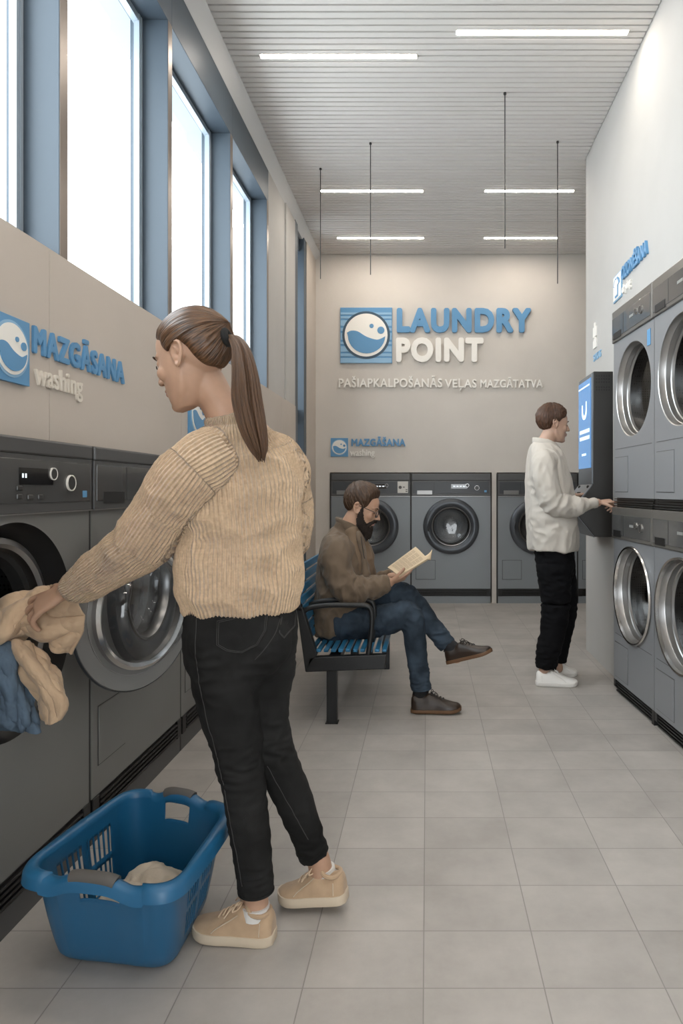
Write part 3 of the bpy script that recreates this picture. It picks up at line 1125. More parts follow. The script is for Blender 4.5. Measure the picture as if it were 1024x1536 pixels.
        MB().lathe([tuple(q[:2]) for q in catmull([(a, b, 0) for a, b in prof], 4)], c_, 'y', 96).build('glass_bowl', M['doorglass'], dp, smooth='all')
        MB().lathe([(Rd * 0.80, -0.004), (Rd * 0.80, -0.0055), (Rd * 0.805, -0.0055), (Rd * 0.805, -0.004)], c_, 'y', 96, closed=True).build('embossed_line', M['chrome_soft'], dp, smooth=True)
        hg = MB()
        for dz_ in (-0.045, 0.015):
            hg.box(-0.035, 0.030, -0.012, 0.014, dz_, dz_ + 0.030)
            hg.tube([(-0.004, -0.006, dz_ - 0.004), (-0.004, -0.006, dz_ + 0.034)], 0.010, 14)
        hg.build('hinge', M['chrome_dark'], dp, bevel=0.002)
    else:
        dp = MB().lathe(door_profile(R), (cx, 0, cz), 'y', 96).build('door', M['ring'], root, smooth=True)
        MB().lathe([(R * 0.70, -0.028), (R * 0.69, -0.036), (R * 0.66, -0.034), (R * 0.63, -0.016), (R * 0.63, 0.006), (R * 0.66, 0.008)], (cx, 0, cz), 'y', 96, closed=True).build('chrome_ring', M['chrome_dark'], dp, smooth=True)
        prof = [(R * 0.64, -0.010), (R * 0.60, 0.030), (R * 0.50, 0.062), (R * 0.30, 0.078), (0.0005, 0.082)]
        MB().lathe([tuple(q[:2]) for q in catmull([(a, b, 0) for a, b in prof], 4)], (cx, 0, cz), 'y', 96).build('glass_bowl', M['doorglass'], dp, smooth='all')
        hb = MB()
        hb.tube([(cx - R * 0.80, -0.040, cz - 0.05), (cx - R * 0.84, -0.052, cz), (cx - R * 0.80, -0.040, cz + 0.05)], 0.008, 10, sub=6)
        hb.build('handle', M['ring'], dp, smooth=True)
    MB().box(-0.0075, 0.0078, 0.003, 0.06, 0.0, H - 0.002).build('gap_shade_strip', M['rubber'], root)  # black filler strip standing in for the shade in the gap between machines
    # service flap
    fl = MB()
    xa, xb, za, zb2 = 0.055 if True else 0, 0.255, 0.255, 0.455
    fl.box(xa, xb, -0.0035, 0.001, za, zb2)
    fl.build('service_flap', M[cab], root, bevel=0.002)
    fs = MB()
    t = 0.003
    fs.box(xa - t, xb + t, -0.0012, 0.0, zb2, zb2 + t)
    fs.box(xa - t, xb + t, -0.0012, 0.0, za - t, za)
    fs.box(xa - t, xa, -0.0012, 0.0, za, zb2)
    fs.box(xb, xb + t, -0.0012, 0.0, za, zb2)
    fs.build('flap_seam', M['black'], root)
    # plinth with vents
    pl = MB()
    pl.box(x0, x1, 0.004, 0.5, 0.075, 0.155)
    for i in range(4):
        pl.box(x0 + 0.05, x1 - 0.05, -0.008, 0.006, 0.085 + i * 0.017, 0.093 + i * 0.017)
    pl.box(x0, x0 + 0.045, -0.006, 0.006, 0.075, 0.155)
    pl.box(x1 - 0.045, x1, -0.006, 0.006, 0.075, 0.155)
    pl.build('vent_plinth', M['black'], root, bevel=0.002)
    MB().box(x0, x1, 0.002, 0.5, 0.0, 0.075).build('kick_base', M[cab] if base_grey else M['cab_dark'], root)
    return root


LG = 'washing machines along the left wall'
machines = []
MB().box(-1.20, -1.145, MY[0], MY[-1], 0.0, 1.352).build('trim_left_niche', M['black'], kind='structure') if False else None
for i, (lab, op) in enumerate((('dark grey washing machine with its porthole door swung open, laundry hanging out of the drum', True),
                               ('dark grey washing machine behind the opened glass door, next to the one being unloaded', False),
                               ('washing machine hidden for the most part behind the legs of the woman in the sweater', False),
                               ('far end washing machine of the left wall row, covered by the standing woman', False))):
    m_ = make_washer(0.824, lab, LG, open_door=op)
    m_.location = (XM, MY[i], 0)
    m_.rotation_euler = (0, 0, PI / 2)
    machines.append(m_)
BG = 'built-in washing machines in the back wall'
bw = 0.8505
for i, (x, lab, no) in enumerate(((BX[0], 'built-in washing machine with a white notice card, behind the seated man', True),
                                  (BX[1], 'built-in washing machine seen whole, between the seated man and the narrow white pier', False),
                                  (0.745, 'built-in washing machine right of the white pier, half behind the person in the pale shirt', False),
                                  (0.745 + bw, 'built-in washing machine at the right end, almost hidden by the kiosk wall', False))):
    m_ = make_washer(bw, lab, BG, glossy=False, notice=no, badge=(not no), H=1.376, base_grey=True, cab='cab_daylit')
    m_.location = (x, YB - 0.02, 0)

# ================================================================= STACKED DRYERS
def make_dryer(w, label, upper):
    root = empty('tumble_dryer', (0, 0, 0), 0, label, 'dryer', 'stacked dryers along the right wall')
    g = 0.003
    x0, x1, H, depth = g, w - g, 1.10 if not upper else 1.105, 0.68
    zb = 0.075 if not upper else 0.0
    zf = H - 0.185
    cx, cz, R = w / 2, 0.615 if not upper else 0.605, 0.262
    b = MB()
    b.holed(x0, x1, zb, zf, cx, cz, R, 0.0)
    b.add([(x0, 0, zb), (x1, 0, zb), (x1, depth, zb), (x0, depth, zb), (x0, 0, H), (x1, 0, H), (x1, depth, H), (x0, depth, H)],
          [(0, 1, 2, 3), (4, 5, 6, 7), (1, 2, 6, 5), (2, 3, 7, 6), (3, 0, 4, 7)])
    b.box(x0, x1, 0, 0.01, zf, H)
    b.build('cabinet', M['cab_light'], root)
    cp = MB().box(x0, x1, -0.012, 0.004, zf, H).build('control_panel', M['cab_brown'], root, bevel=0.004)
    MB().box(x0 + 0.012, x1 - 0.02, -0.0145, -0.010, zf + 0.02, H - 0.045).build('fascia_glass', M['fascia'], cp, bevel=0.001)
    MB().box(0.045, 0.165, -0.017, -0.014, zf + 0.012, zf + 0.050).build('detergent_slot', M['black'], cp)
    MB().box(0.20, 0.203, -0.0155, -0.014, zf + 0.022, H - 0.048).build('drawer_seam', M['black'], cp)
    MB().box(0.30, 0.36, -0.016, -0.014, zf + 0.078, zf + 0.092).build('display', M['digits2'], cp)
    for fx, fz, rr in ((0.395, zf + 0.092, 0.017), (0.465, zf + 0.082, 0.023)):
        k = MB().lathe([(0.0, -0.005), (rr * 0.8, -0.005), (rr * 0.86, -0.003), (rr * 0.86, 0.004)], (fx, -0.0145, fz), 'y', 32).build('dial', M['dial'], cp, smooth=True)
        MB().lathe([(rr * 0.88, 0.0), (rr * 0.88, -0.006), (rr, -0.006), (rr, 0.0)], (fx, -0.0145, fz), 'y', 40, closed=True).build('dial_rim', M['chrome'], k, smooth=True)
    if upper:
        MB().box(0.52, 0.565, -0.003, 0.0, zf - 0.125, zf - 0.04).build('blue_badge', M['blue'], root, bevel=0.003)
    # round opening: rim, deep chrome cone, dark glass
    if not upper:
        MB().lathe([(R * 1.03, 0.0), (R * 1.045, -0.008), (R * 1.03, -0.016), (R * 0.995, -0.014), (R * 0.985, 0.004)], (cx, 0, cz), 'y', 96).build('door_rim', M['chrome'], root, smooth=True)
    dr = MB().lathe([(R, 0.0), (R * 0.985, 0.003), (R * 0.975, 0.028), (R * 0.968, 0.034), (R * 0.955, 0.036), (R * 0.945, 0.060), (R * 0.925, 0.064), (R * 0.915, 0.078)], (cx, 0, cz), 'y', 96).build('door', M['chrome_soft'], root, smooth=True)
    MB().lathe([(R * 0.918, 0.076), (R * 0.6, 0.082), (R * 0.3, 0.086), (0.0005, 0.088)], (cx, 0, cz), 'y', 64).build('door_glass', M['doorglass_dark'], dr, smooth='all')
    MB().lathe([(R * 0.92, 0.085), (R * 0.95, 0.14), (R * 0.95, 0.6), (0.001, 0.62)], (cx, 0, cz), 'y', 64).build('drum', M['drum'], root, smooth=True)
    za, zc = (0.10, 0.30) if not upper else (0.035, 0.235)
    xa, xb = 0.03, 0.235
    MB().box(xa, xb, -0.0035, 0.001, za, zc).build('service_flap', M['cab_light'], root, bevel=0.002)
    t = 0.003
    fs = MB()
    fs.box(xa - t, xb + t, -0.0012, 0.0, zc, zc + t)
    fs.box(xa - t, xb + t, -0.0012, 0.0, za - t, za)
    fs.box(xa - t, xa, -0.0012, 0.0, za, zc)
    fs.box(xb, xb + t, -0.0012, 0.0, za, zc)
    fs.box(xa, x1 - 0.03, -0.001, 0.0, zc + 0.05, zc + 0.053)
    fs.build('flap_seam', M['cab_dark'], root)
    pl = MB()
    if upper:                                   # louvre band on which the upper unit stands
        pl.box(x0, x1, 0.02, 0.5, -0.055, 0.0)
        for i in range(4):
            pl.box(x0 + 0.01, x1 - 0.01, -0.006 + 0.002 * i, 0.02, -0.050 + i * 0.013, -0.044 + i * 0.013)
    else:
        pl.box(x0, x1, 0.03, 0.5, 0.0, 0.075)
        pl.box(x0, x0 + 0.03, 0.0, 0.03, 0.03, 0.075)
        pl.box(x1 - 0.03, x1, 0.0, 0.03, 0.0, 0.075)
        for i in range(4):
            pl.box(x0 + 0.03, x1 - 0.03, 0.004, 0.03, 0.008 + i * 0.016, 0.015 + i * 0.016)
    pl.build('vent_grille', M['black'], root, bevel=0.001)
    return root


M['cab_light'] = mat('grey_dryer_steel', (0.235, 0.240, 0.250), 0.38, metal=0.2, bump=0.05, bscale=500)
M['cab_brown'] = mat('taupe_control_strip', (0.15, 0.14, 0.128), 0.3, metal=0.4)
M['digits2'] = mat('pale_display', (0.25, 0.25, 0.24), 0.3)
ang = math.atan2(-1, 0.06)
dx, dy = math.cos(ang), math.sin(ang)
DW = 0.61
for colm, (lo, up) in enumerate((('lower dryer of the stack beside the payment kiosk, chrome rimmed door', 'upper dryer of the stack beside the payment kiosk, small blue badge by its door'),
                                 ('lower dryer of the nearer stack, cut by the right picture edge', 'upper dryer of the nearer stack, cut by the right picture edge'))):
    for upper, lab in ((False, lo), (True, up)):
        d_ = make_dryer(DW, lab, upper)
        d_.location = (1.12 + dx * DW * colm, 4.0 + dy * DW * colm, 1.155 if upper else 0)
        d_.rotation_euler = (0, 0, ang)

# ================================================================= PAYMENT KIOSK
kx0, kx1, ky0, ky1 = 1.075, 1.20, 4.30, 4.68
kroot = empty('payment_kiosk', (kx1, (ky0 + ky1) / 2, 0.895), 0, 'black wall-mounted payment kiosk with a tall blue touch screen and sloping console', 'kiosk')
kroot_inv = Matrix.Translation((-kx1, -(ky0 + ky1) / 2, -0.895))


def kpart(mb, name, mt, parent=None, **kw):
    mb.v = [tuple(kroot_inv @ Vector(v)) for v in mb.v]
    return mb.build(name, mt, parent or kroot, **kw)


side = [(1.20, 1.965), (1.075, 1.965), (1.072, 1.235), (0.965, 1.10), (0.962, 1.05), (1.085, 0.897), (1.20, 0.897)]
hous = kpart(MB().prism(side, (0, ky0, 0), (1, 0, 0), (0, 0, 1), (0, ky1 - ky0, 0)), 'housing', M['kiosk'], bevel=0.003)
# bezel + screen on the room side
kpart(MB().box(1.064, 1.077, ky0 + 0.004, ky1 - 0.004, 1.24, 1.955), 'screen_bezel', M['kiosk_grey'], bevel=0.002)
scr = kpart(MB().box(1.060, 1.066, ky0 + 0.022, ky1 - 0.02, 1.345, 1.93), 'touch_screen', M['screen'])
q = MB()
q.box(1.0585, 1.060, 4.44, 4.56, 1.430, 1.445)
q.box(1.0585, 1.060, ky0 + 0.05, ky1 - 0.06, 1.535, 1.560)
q.box(1.0585, 1.060, ky0 + 0.05, ky1 - 0.06, 1.580, 1.605)
q.box(1.0585, 1.060, ky0 + 0.05, ky1 - 0.03, 1.885, 1.895)
for i in range(20):
    th = PI * i / 19
    q.box(1.0585, 1.060, 4.49 + 0.055 * math.cos(th) - 0.012, 4.49 + 0.055 * math.cos(th) + 0.012, 1.735 - 0.05 * math.sin(th) - 0.012, 1.735 - 0.05 * math.sin(th) + 0.012)
q.box(1.0585, 1.060, 4.425, 4.447, 1.735, 1.79)
q.box(1.0585, 1.060, 4.533, 4.557, 1.735, 1.775)
kpart(q, 'screen_graphics', M['screen_hi'])
# sloping keypad shelf and chin
n1 = Vector((-0.135, 0, 0.107)).normalized() * 0.006
kpart(MB().prism([(0, 0), (1, 0), (1, 1), (0, 1)], Vector((1.072, ky0 + 0.006, 1.235)), Vector((-0.107, 0, -0.135)), Vector((0, ky1 - ky0 - 0.012, 0)), n1), 'keypad_shelf', M['kiosk_grey'], bevel=0.002)
kb = MB()
for i in range(4):
    for j in range(3):
        t = 0.42 + i * 0.12
        p = Vector((1.072, ky0 + 0.15 + j * 0.028, 1.235)) + Vector((-0.107, 0, -0.135)) * t + n1
        kb.box(p.x - 0.006, p.x + 0.006, p.y - 0.009, p.y + 0.009, p.z - 0.006, p.z + 0.004)
kpart(kb, 'keypad', M['black'])
kb = MB()
for yy in (4.36, 4.60):
    p = Vector((1.072, yy, 1.235)) + Vector((-0.107, 0, -0.135)) * 0.14 + n1
    kb.ellipsoid(p, (0.009, 0.016, 0.012))
kpart(kb, 'shelf_bolt', M['black'], smooth=True)
n2 = Vector((-0.153, 0, -0.123)).normalized() * 0.006
kpart(MB().prism([(0, 0), (1, 0), (1, 1), (0, 1)], Vector((0.962, ky0 + 0.006, 1.05)), Vector((0.123, 0, -0.153)), Vector((0, ky1 - ky0 - 0.012, 0)), n2), 'lower_chin', M['kiosk_grey'], bevel=0.002)
kpart(MB().box(0.93, 1.00, 4.50, 4.60, 0.985, 1.055), 'receipt_slot', M['black'], bevel=0.01)
v = MB()
for row, z in enumerate((1.935, 1.915, 1.895, 1.862, 1.845)):
    for i in range(6):
        v.box(1.088 + i * 0.016, 1.099 + i * 0.016, ky0 - 0.001, ky0 + 0.001, z - 0.006, z + 0.006)
kpart(v, 'side_vent', M['black'])

# white conduit beside the dryers
cd = MB()
cd.tube([(1.192, 4.062, 0.0), (1.192, 4.062, 1.18)], 0.010, 12)
tag(cd.build('cable_conduit', M['white'], smooth=True), 'thin white vertical conduit running up the wall edge beside the lower dryer', 'conduit')

# ================================================================= BENCH
SEAT = 0.385
bench = empty('bench', (-0.42, 3.40, 0), 0, 'blue slatted waiting bench with black steel frame and armrests, man sitting on it', 'bench')
bi = Matrix.Translation((0.42, -3.40, 0))


def bpart(mb, name, mt, parent=None, **kw):
    mb.v = [tuple(bi @ Vector(v)) for v in mb.v]
    return mb.build(name, mt, parent or bench, **kw)


BY0, BY1 = 3.40, 4.95
sl = MB()
for i in range(11):
    x = -0.605 + i * 0.0375
    sl.box(x, x + 0.024, BY0 + 0.02, BY1, SEAT - 0.018, SEAT - 0.002 * abs(i - 5) * 0.3)
bpart(sl, 'seat', M['bench_blue'], bevel=0.004)
sl = MB()
for i in range(8):
    z = 0.415 + i * 0.050
    x = -0.622 - 0.055 * (i / 7) ** 1.1
    sl.prism([(0, 0), (0.014, 0.0), (0.006, 0.036), (-0.008, 0.036)], (x, BY0 + 0.02, z), (1, 0, 0), (0, 0, 1), (0, BY1 - BY0 - 0.02, 0))
bpart(sl, 'backrest', M['bench_blue'], bevel=0.003)
for yy in (BY0, 4.86):
    fr = MB()
    # seat beam + back post
    fr.prism([(-0.60, 0.345), (-0.62, 0.27), (-0.215, 0.285), (-0.205, 0.36)], (0, yy, 0), (1, 0, 0), (0, 0, 1), (0, 0.045, 0))
    fr.prism([(-0.62, 0.27), (-0.56, 0.36), (-0.635, 0.60), (-0.665, 0.60)], (0, yy, 0), (1, 0, 0), (0, 0, 1), (0, 0.045, 0))
    fr.prism([(-0.635, 0.58), (-0.665, 0.58), (-0.700, 0.79), (-0.683, 0.80)], (0, yy, 0), (1, 0, 0), (0, 0, 1), (0, 0.045, 0))
    bpart(fr, 'side_frame', M['black_metal'], bevel=0.005)
for yy in (BY0 + 0.02, 4.50):
    bpart(MB().box(-0.515, -0.462, yy, yy + 0.045, 0.0, 0.29), 'leg', M['black_metal'], bevel=0.003)
    bpart(MB().box(-0.521, -0.456, yy - 0.006, yy + 0.051, 0.0, 0.005), 'foot_plate', M['black_metal'], bevel=0.001)
bpart(MB().box(-0.30, -0.25, 4.46, 4.50, 0.0, 0.30), 'leg', M['black_metal'], bevel=0.003)
bpart(MB().box(-0.52, -0.46, BY0 + 0.05, 4.86, 0.285, 0.325), 'cross_bar', M['black_metal'], bevel=0.003)
for yy in (3.42, 3.585):
    a = MB()
    zt = 0.605
    pts = [(-0.64, yy, 0.57), (-0.60, yy, zt - 0.01), (-0.50, yy, zt + 0.004), (-0.38, yy, zt + 0.004), (-0.31, yy, zt), (-0.285, yy, zt - 0.03),
           (-0.283, yy, 0.50), (-0.30, yy, 0.36), (-0.305, yy, 0.31)]
    a.tube(pts, 0.0135, 12, sub=6)
    bpart(a, 'armrest', M['black_metal'], smooth=True)

# ================================================================= LAUNDRY BASKET
broot = empty('laundry_basket', (-0.76, 1.75, 0), 0, 'blue plastic laundry basket with slotted sides standing on the floor by the machines', 'basket')
BZ = 0.285
# rim and base corner positions (near-left, near-right, far-right, far-left)
rim = [Vector((-0.965, 1.595)), Vector((-0.580, 1.520)), Vector((-0.566, 1.905)), Vector((-0.895, 2.020))]
bas = [Vector((-0.950, 1.705)), Vector((-0.640, 1.660)), Vector((-0.645, 1.95)), Vector((-0.880, 2.010))]


def rrect(cs, r, per=100):
    """closed rounded quad; returns per points, tagged by side."""
    pts = []
    n = len(cs)
    for i in range(n):
        p0, p1, p2 = cs[i - 1], cs[i], cs[(i + 1) % n]
        a = p1 + (p0 - p1).normalized() * r
        b = p1 + (p2 - p1).normalized() * r
        for k in range(9):
            t = k / 8
            pts.append((a * (1 - t) ** 2 + p1 * 2 * t * (1 - t) + b * t * t, -1))
        c2 = p2 + (p1 - p2).normalized() * r
        m = 90
        for k in range(1, m):
            t = k / m
            pts.append((b.lerp(c2, t), i, t))
    return pts


RP = rrect(rim, 0.075)
BP = rrect(bas, 0.06)
NU = len(RP)
NV = 30


def rim_z(k):
    """the rim rises at the short sides (the handles) and dips beside them."""
    p = RP[k]
    if len(p) == 3 and p[1] in (0, 2):
        t = p[2]
        return BZ + 0.012 * math.exp(-((t - 0.5) / 0.26) ** 4) - 0.008 * math.exp(-((t - 0.08) / 0.12) ** 2)- 0.008 * math.exp(-((t - 0.92) / 0.12) ** 2)
    return BZ


def wall_pt(k, v):
    """v 0 at the floor, 1 at the rim."""
    a, b = BP[k][0], RP[k][0]
    e = v ** 0.7
    inset = 0.018
    p = a.lerp(b, e * (1 - inset * 2))
    return Vector((p.x, p.y, rim_z(k) * v))


bx_v = []
for j in range(NV + 1):
    v = j / NV
    for k in range(NU):
        p = wall_pt(k, v)
        if v < 0.12:                            # rounded foot
            cxy = Vector((sum(q[0].x for q in BP) / NU, sum(q[0].y for q in BP) / NU, p.z))
            p = p.lerp(cxy, 0.10 * (1 - v / 0.12) ** 2)
        bx_v.append(p)
fs = []
for j in range(NV):
    v = (j + 0.5) / NV
    for k in range(NU):
        k2 = (k + 1) % NU
        pr = RP[k]
        hole = False
        if len(pr) == 3:
            t = pr[2]
            if pr[1] in (1, 3) and 0.10 < t < 0.92:
                band = (0.22 < v < 0.50) or (0.55 < v < 0.84)
                if band and not (0.48 < t < 0.56) and (k % 7 not in (0, 1)):
                    hole = True
            if pr[1] in (0, 2) and 0.27 < t < 0.73 and 0.78 < v < 0.93:
                hole = True
        if hole:
            continue
        a = j * NU + k
        fs.append((a, j * NU + k2, (j + 1) * NU + k2, (j + 1) * NU + k))
fs.append(tuple(range(NU - 1, -1, -1)))
mbk = MB()
off = Vector((-0.76, 1.75, 0))
mbk.add([p - off for p in bx_v], fs)
tub = mbk.build('tub', M['basket'], broot, smooth=True, angle=50, solid=0.003, sol_off=0)
# rolled rim
rings = []
for k in range(NU + 1):
    kk = k % NU
    p = wall_pt(kk, 1.0)
    q = Vector((RP[kk][0].x, RP[kk][0].y, 0))
    cen = Vector((-0.76, 1.77, 0))
    out = Vector((q.x - cen.x, q.y - cen.y, 0)).normalized()
    pts = [(-0.004, -0.004), (-0.002, 0.007), (0.010, 0.012), (0.024, 0.009), (0.031, -0.002), (0.034, -0.024), (0.031, -0.025), (0.027, -0.004), (0.016, 0.004), (0.004, 0.000)]
    rings.append([p + out * a + Vector((0, 0, b)) - off for a, b in pts])
rm = MB()
rm.loft(rings, caps=False)
rm.build('rim', M['basket'], broot, smooth=True, angle=70)
for sidei in (0, 2):
    gr = MB()
    pts = []
    for k in range(NU):
        if len(RP[k]) == 3 and RP[k][1] == sidei and 0.28 < RP[k][2] < 0.74:
            p = wall_pt(k, 1.0)
            cen = Vector((-0.76, 1.77, 0))
            out = Vector((p.x - cen.x, p.y - cen.y, 0)).normalized()
            pts.append(p + out * 0.014 + Vector((0, 0, 0.002)) - off)
    gr.tube(pts, 0.0165, 12)
    gr.build('handle_grip', M['grip'], broot, smooth=True)
rb = MB()
for k in (60, NU - 30):
    pass
# crumpled cream towel in the basket
random.seed(3)
tw = MB()
for i in range(7):
    a = i / 7 * 2 * PI
    tw.ellipsoid((-0.765 + 0.055 * math.cos(a), 1.80 + 0.07 * math.sin(a), 0.06 + 0.012 * (i % 3)), (0.065, 0.06, 0.055))
tw.ellipsoid((-0.74, 1.83, 0.10), (0.06, 0.06, 0.05))
tw.ellipsoid((-0.78, 1.76, 0.10), (0.05, 0.05, 0.05))
o = tw.organic('towel', M['cloth_cream'], None, 0.006, 4, wrinkle=[(0.010, 16, (1, 1, 1), None), (0.004, 45, (1, 1, 1), None)])
tag(o, 'crumpled cream towel lying inside the blue laundry basket', 'towel')

# ================================================================= LAUNDRY BEING PULLED OUT
def sheet(name, ctrl, mt, label, cat, amp=0.010, fr=26, nu=70, nv=70, seed=0, thick=0.006, spread=(1, 1)):
    """ctrl: rows of (px, py, distance); a folded length of cloth running through them, pleated across."""
    rows = [[at(*q) for q in row] for row in ctrl]
    rr = [catmull([tuple(p) for p in row], 8) for row in rows]
    nj = len(rr[0])
    cols = [catmull([tuple(rr[i][j]) for i in range(len(rr))], 10) for j in range(nj)]
    G = np.array(cols)                         # nj x ni x 3
    from_u = np.linspace(0, G.shape[0] - 1, nu)
    from_v = np.linspace(0, G.shape[1] - 1, nv)
    P = np.empty((nv, nu, 3))
    for a, fu in enumerate(from_u):
        i0 = min(int(fu), G.shape[0] - 2)
        t = fu - i0
        colp = G[i0] * (1 - t) + G[i0 + 1] * t
        for b, fv in enumerate(from_v):
            j0 = min(int(fv), G.shape[1] - 2)
            s_ = fv - j0
            P[b, a] = colp[j0] * (1 - s_) + colp[j0 + 1] * s_
    du = np.gradient(P, axis=1)
    dv = np.gradient(P, axis=0)
    N = np.cross(du, dv)
    N /= np.linalg.norm(N, axis=2, keepdims=True) + 1e-9
    for b in range(nv):
        for a in range(nu):
            u_, v_ = a / nu, b / nv
            w_ = noise.noise(Vector((u_ * fr * 0.16 * spread[0] + v_ * 1.1, v_ * 2.0 * spread[1] + seed, seed * 3.1)))
            w2 = noise.noise(Vector((u_ * fr * 0.30 - v_ * 2.0, v_ * 3.5 + seed * 2, seed * 1.7)))
            f = (0.55 - 1.9 * abs(w_) ** 0.8) * amp + (0.4 - 1.2 * abs(w2) ** 0.8) * amp * 0.55
            f += 0.10 * amp * noise.noise(Vector((u_ * 22, v_ * 22, seed)))
            P[b, a] += N[b, a] * f
    o = grid_obj(name, [[tuple(P[b, a]) for a in range(nu)] for b in range(nv)], mt, None, solid=thick)
    tag(o, label, cat)
    return o

# ================================================================= PEOPLE: shared anatomy
def V(*a):
    return Vector(a)


def head_matrix(pos, fwd, pitch=0.0, roll=0.0, s=1.0):
    """local head frame: +x face, +y left ear, +z crown. fwd is the horizontal facing direction, pitch looks down."""
    f = Vector((fwd[0], fwd[1], 0)).normalized()
    up = Vector((0, 0, 1))
    left = up.cross(f)
    p = math.radians(pitch)
    fx = f * math.cos(p) - up * math.sin(p)
    uz = f * math.sin(p) + up * math.cos(p)
    r = math.radians(roll)
    ly_ = left * math.cos(r) + uz * math.sin(r)
    uz = fx.cross(ly_)
    m = Matrix((fx, ly_, uz)).transposed().to_4x4()
    return Matrix.Translation(pos) @ m @ Matrix.Scale(s, 4)


def head_core():
    mb = MB()
    mb.ellipsoid((-0.018, 0, 0.035), (0.090, 0.073, 0.082), nu=32, nv=20)
    secs = [(0.100, -0.004, 0.048, 0.040), (0.080, 0.004, 0.064, 0.052), (0.055, 0.010, 0.0715, 0.060), (0.02, 0.010, 0.072, 0.064),
            (-0.012, 0.014, 0.070, 0.0635), (-0.042, 0.022, 0.062, 0.057), (-0.070, 0.032, 0.052, 0.047), (-0.094, 0.042, 0.040, 0.035), (-0.110, 0.050, 0.026, 0.022)]
    S = catmull([(z, cx, rx, ry) for z, cx, rx, ry in secs], 4)
    rings = []
    for z, cx, rx, ry in S:
        rings.append([(cx + rx * math.cos(2 * PI * j / 32), ry * math.sin(2 * PI * j / 32), z) for j in range(32)])
    mb.loft(rings)
    return mb


def add_tr(dst, src, Mx):
    dst.add([tuple(Mx @ Vector(v)) for v in src.v], src.f)


def build_head(dst, Mx, nose=1.0, ears=True, male=False):
    h = head_core()
    jw = 1.0 if male else 0.90
    jr = 1.0 if male else 0.80
    # jaw corners
    for s in (-1, 1):
        h.limb([(V(0.004, s * 0.054 * jw, -0.026), 0.016 * jr), (V(0.014, s * 0.047 * jw, -0.062), 0.015 * jr), (V(0.045, s * 0.028 * jw, -0.092), 0.014 * jr), (V(0.066, s * 0.006, -0.101), 0.013)], n=12)
        h.ellipsoid((0.055, s * 0.040, -0.020), (0.022, 0.018, 0.022))
        # ear
        if ears:
            yy = s * 0.0665
            rimp = [(0.012, -0.012), (0.013, 0.004), (0.006, 0.020), (-0.006, 0.027), (-0.019, 0.021), (-0.022, 0.006), (-0.017, -0.010), (-0.008, -0.024), (0.002, -0.030), (0.009, -0.022)]
            pts = [V(-0.010 + a, yy + s * (0.013 * min(1, max(0, (0.016 - a) / 0.03)) + 0.001), b + 0.001) for a, b in rimp]
            h.limb([(p, 0.0048) for p in pts], n=10, sub=4)
            h.ellipsoid((-0.015, s * 0.068, 0.000), (0.013, 0.006, 0.023))
            h.limb([(V(-0.004, s * 0.073, -0.008), 0.003), (V(-0.016, s * 0.077, 0.004), 0.003), (V(-0.014, s * 0.076, 0.014), 0.003)], n=8)
        # closed / lowered eyelids
        h.ellipsoid((0.0655, s * 0.030, 0.0075), (0.0130, 0.0155, 0.0120))
    # nose
    k = nose
    h.limb([(V(0.070, 0, 0.030), 0.008), (V(0.0845, 0, 0.008), 0.0075), (V(0.084 + 0.012 * k, 0, -0.008), 0.008), (V(0.084 + 0.021 * k, 0, -0.0235), 0.0088)], n=14)
    for s in (-1, 1):
        h.ellipsoid((0.086 + 0.006 * k, s * 0.0100, -0.0270), (0.0095, 0.0065, 0.0065))
    # mouth
    h.limb([(V(0.074, -0.023, -0.0535), 0.003), (V(0.0845, -0.010, -0.0505), 0.0052), (V(0.0875, 0, -0.0510), 0.0052), (V(0.0845, 0.010, -0.0505), 0.0052), (V(0.074, 0.023, -0.0535), 0.003)], n=10)
    h.limb([(V(0.074, -0.020, -0.0565), 0.003), (V(0.0835, -0.009, -0.0610), 0.0058), (V(0.0860, 0, -0.0625), 0.0060), (V(0.0835, 0.009, -0.0610), 0.0058), (V(0.074, 0.020, -0.0565), 0.003)], n=10)
    # chin, brow
    h.ellipsoid((0.068, 0, -0.096), (0.020, 0.018, 0.016))
    h.limb([(V(0.062, -0.044, 0.026), 0.006), (V(0.077, -0.022, 0.029), 0.0075), (V(0.080, 0, 0.026), 0.007), (V(0.077, 0.022, 0.029), 0.0075), (V(0.062, 0.044, 0.026), 0.006)], n=10)
    add_tr(dst, h, Mx)


def head_brushes(Mx, s=1.0):
    b = []
    R = Mx.to_3x3()
    for sd in (-1, 1):
        b.append((tuple(Mx @ V(0.082, sd * 0.019, 0.010)), 0.013 * s, tuple(R @ V(-0.006, 0, 0))))
        b.append((tuple(Mx @ V(0.080, sd * 0.036, -0.003)), 0.012 * s, tuple(R @ V(-0.003, 0, 0))))
        b.append((tuple(Mx @ V(-0.012, sd * 0.080, -0.004)), 0.009 * s, tuple(R @ V(0, -sd * 0.008, 0))))
    b.append((tuple(Mx @ V(0.084, 0, -0.078)), 0.012 * s, tuple(R @ V(-0.003, 0, 0))))
    b.append((tuple(Mx @ V(0.092, 0, -0.0565)), 0.004 * s, tuple(R @ V(-0.002, 0, 0))))
    return b


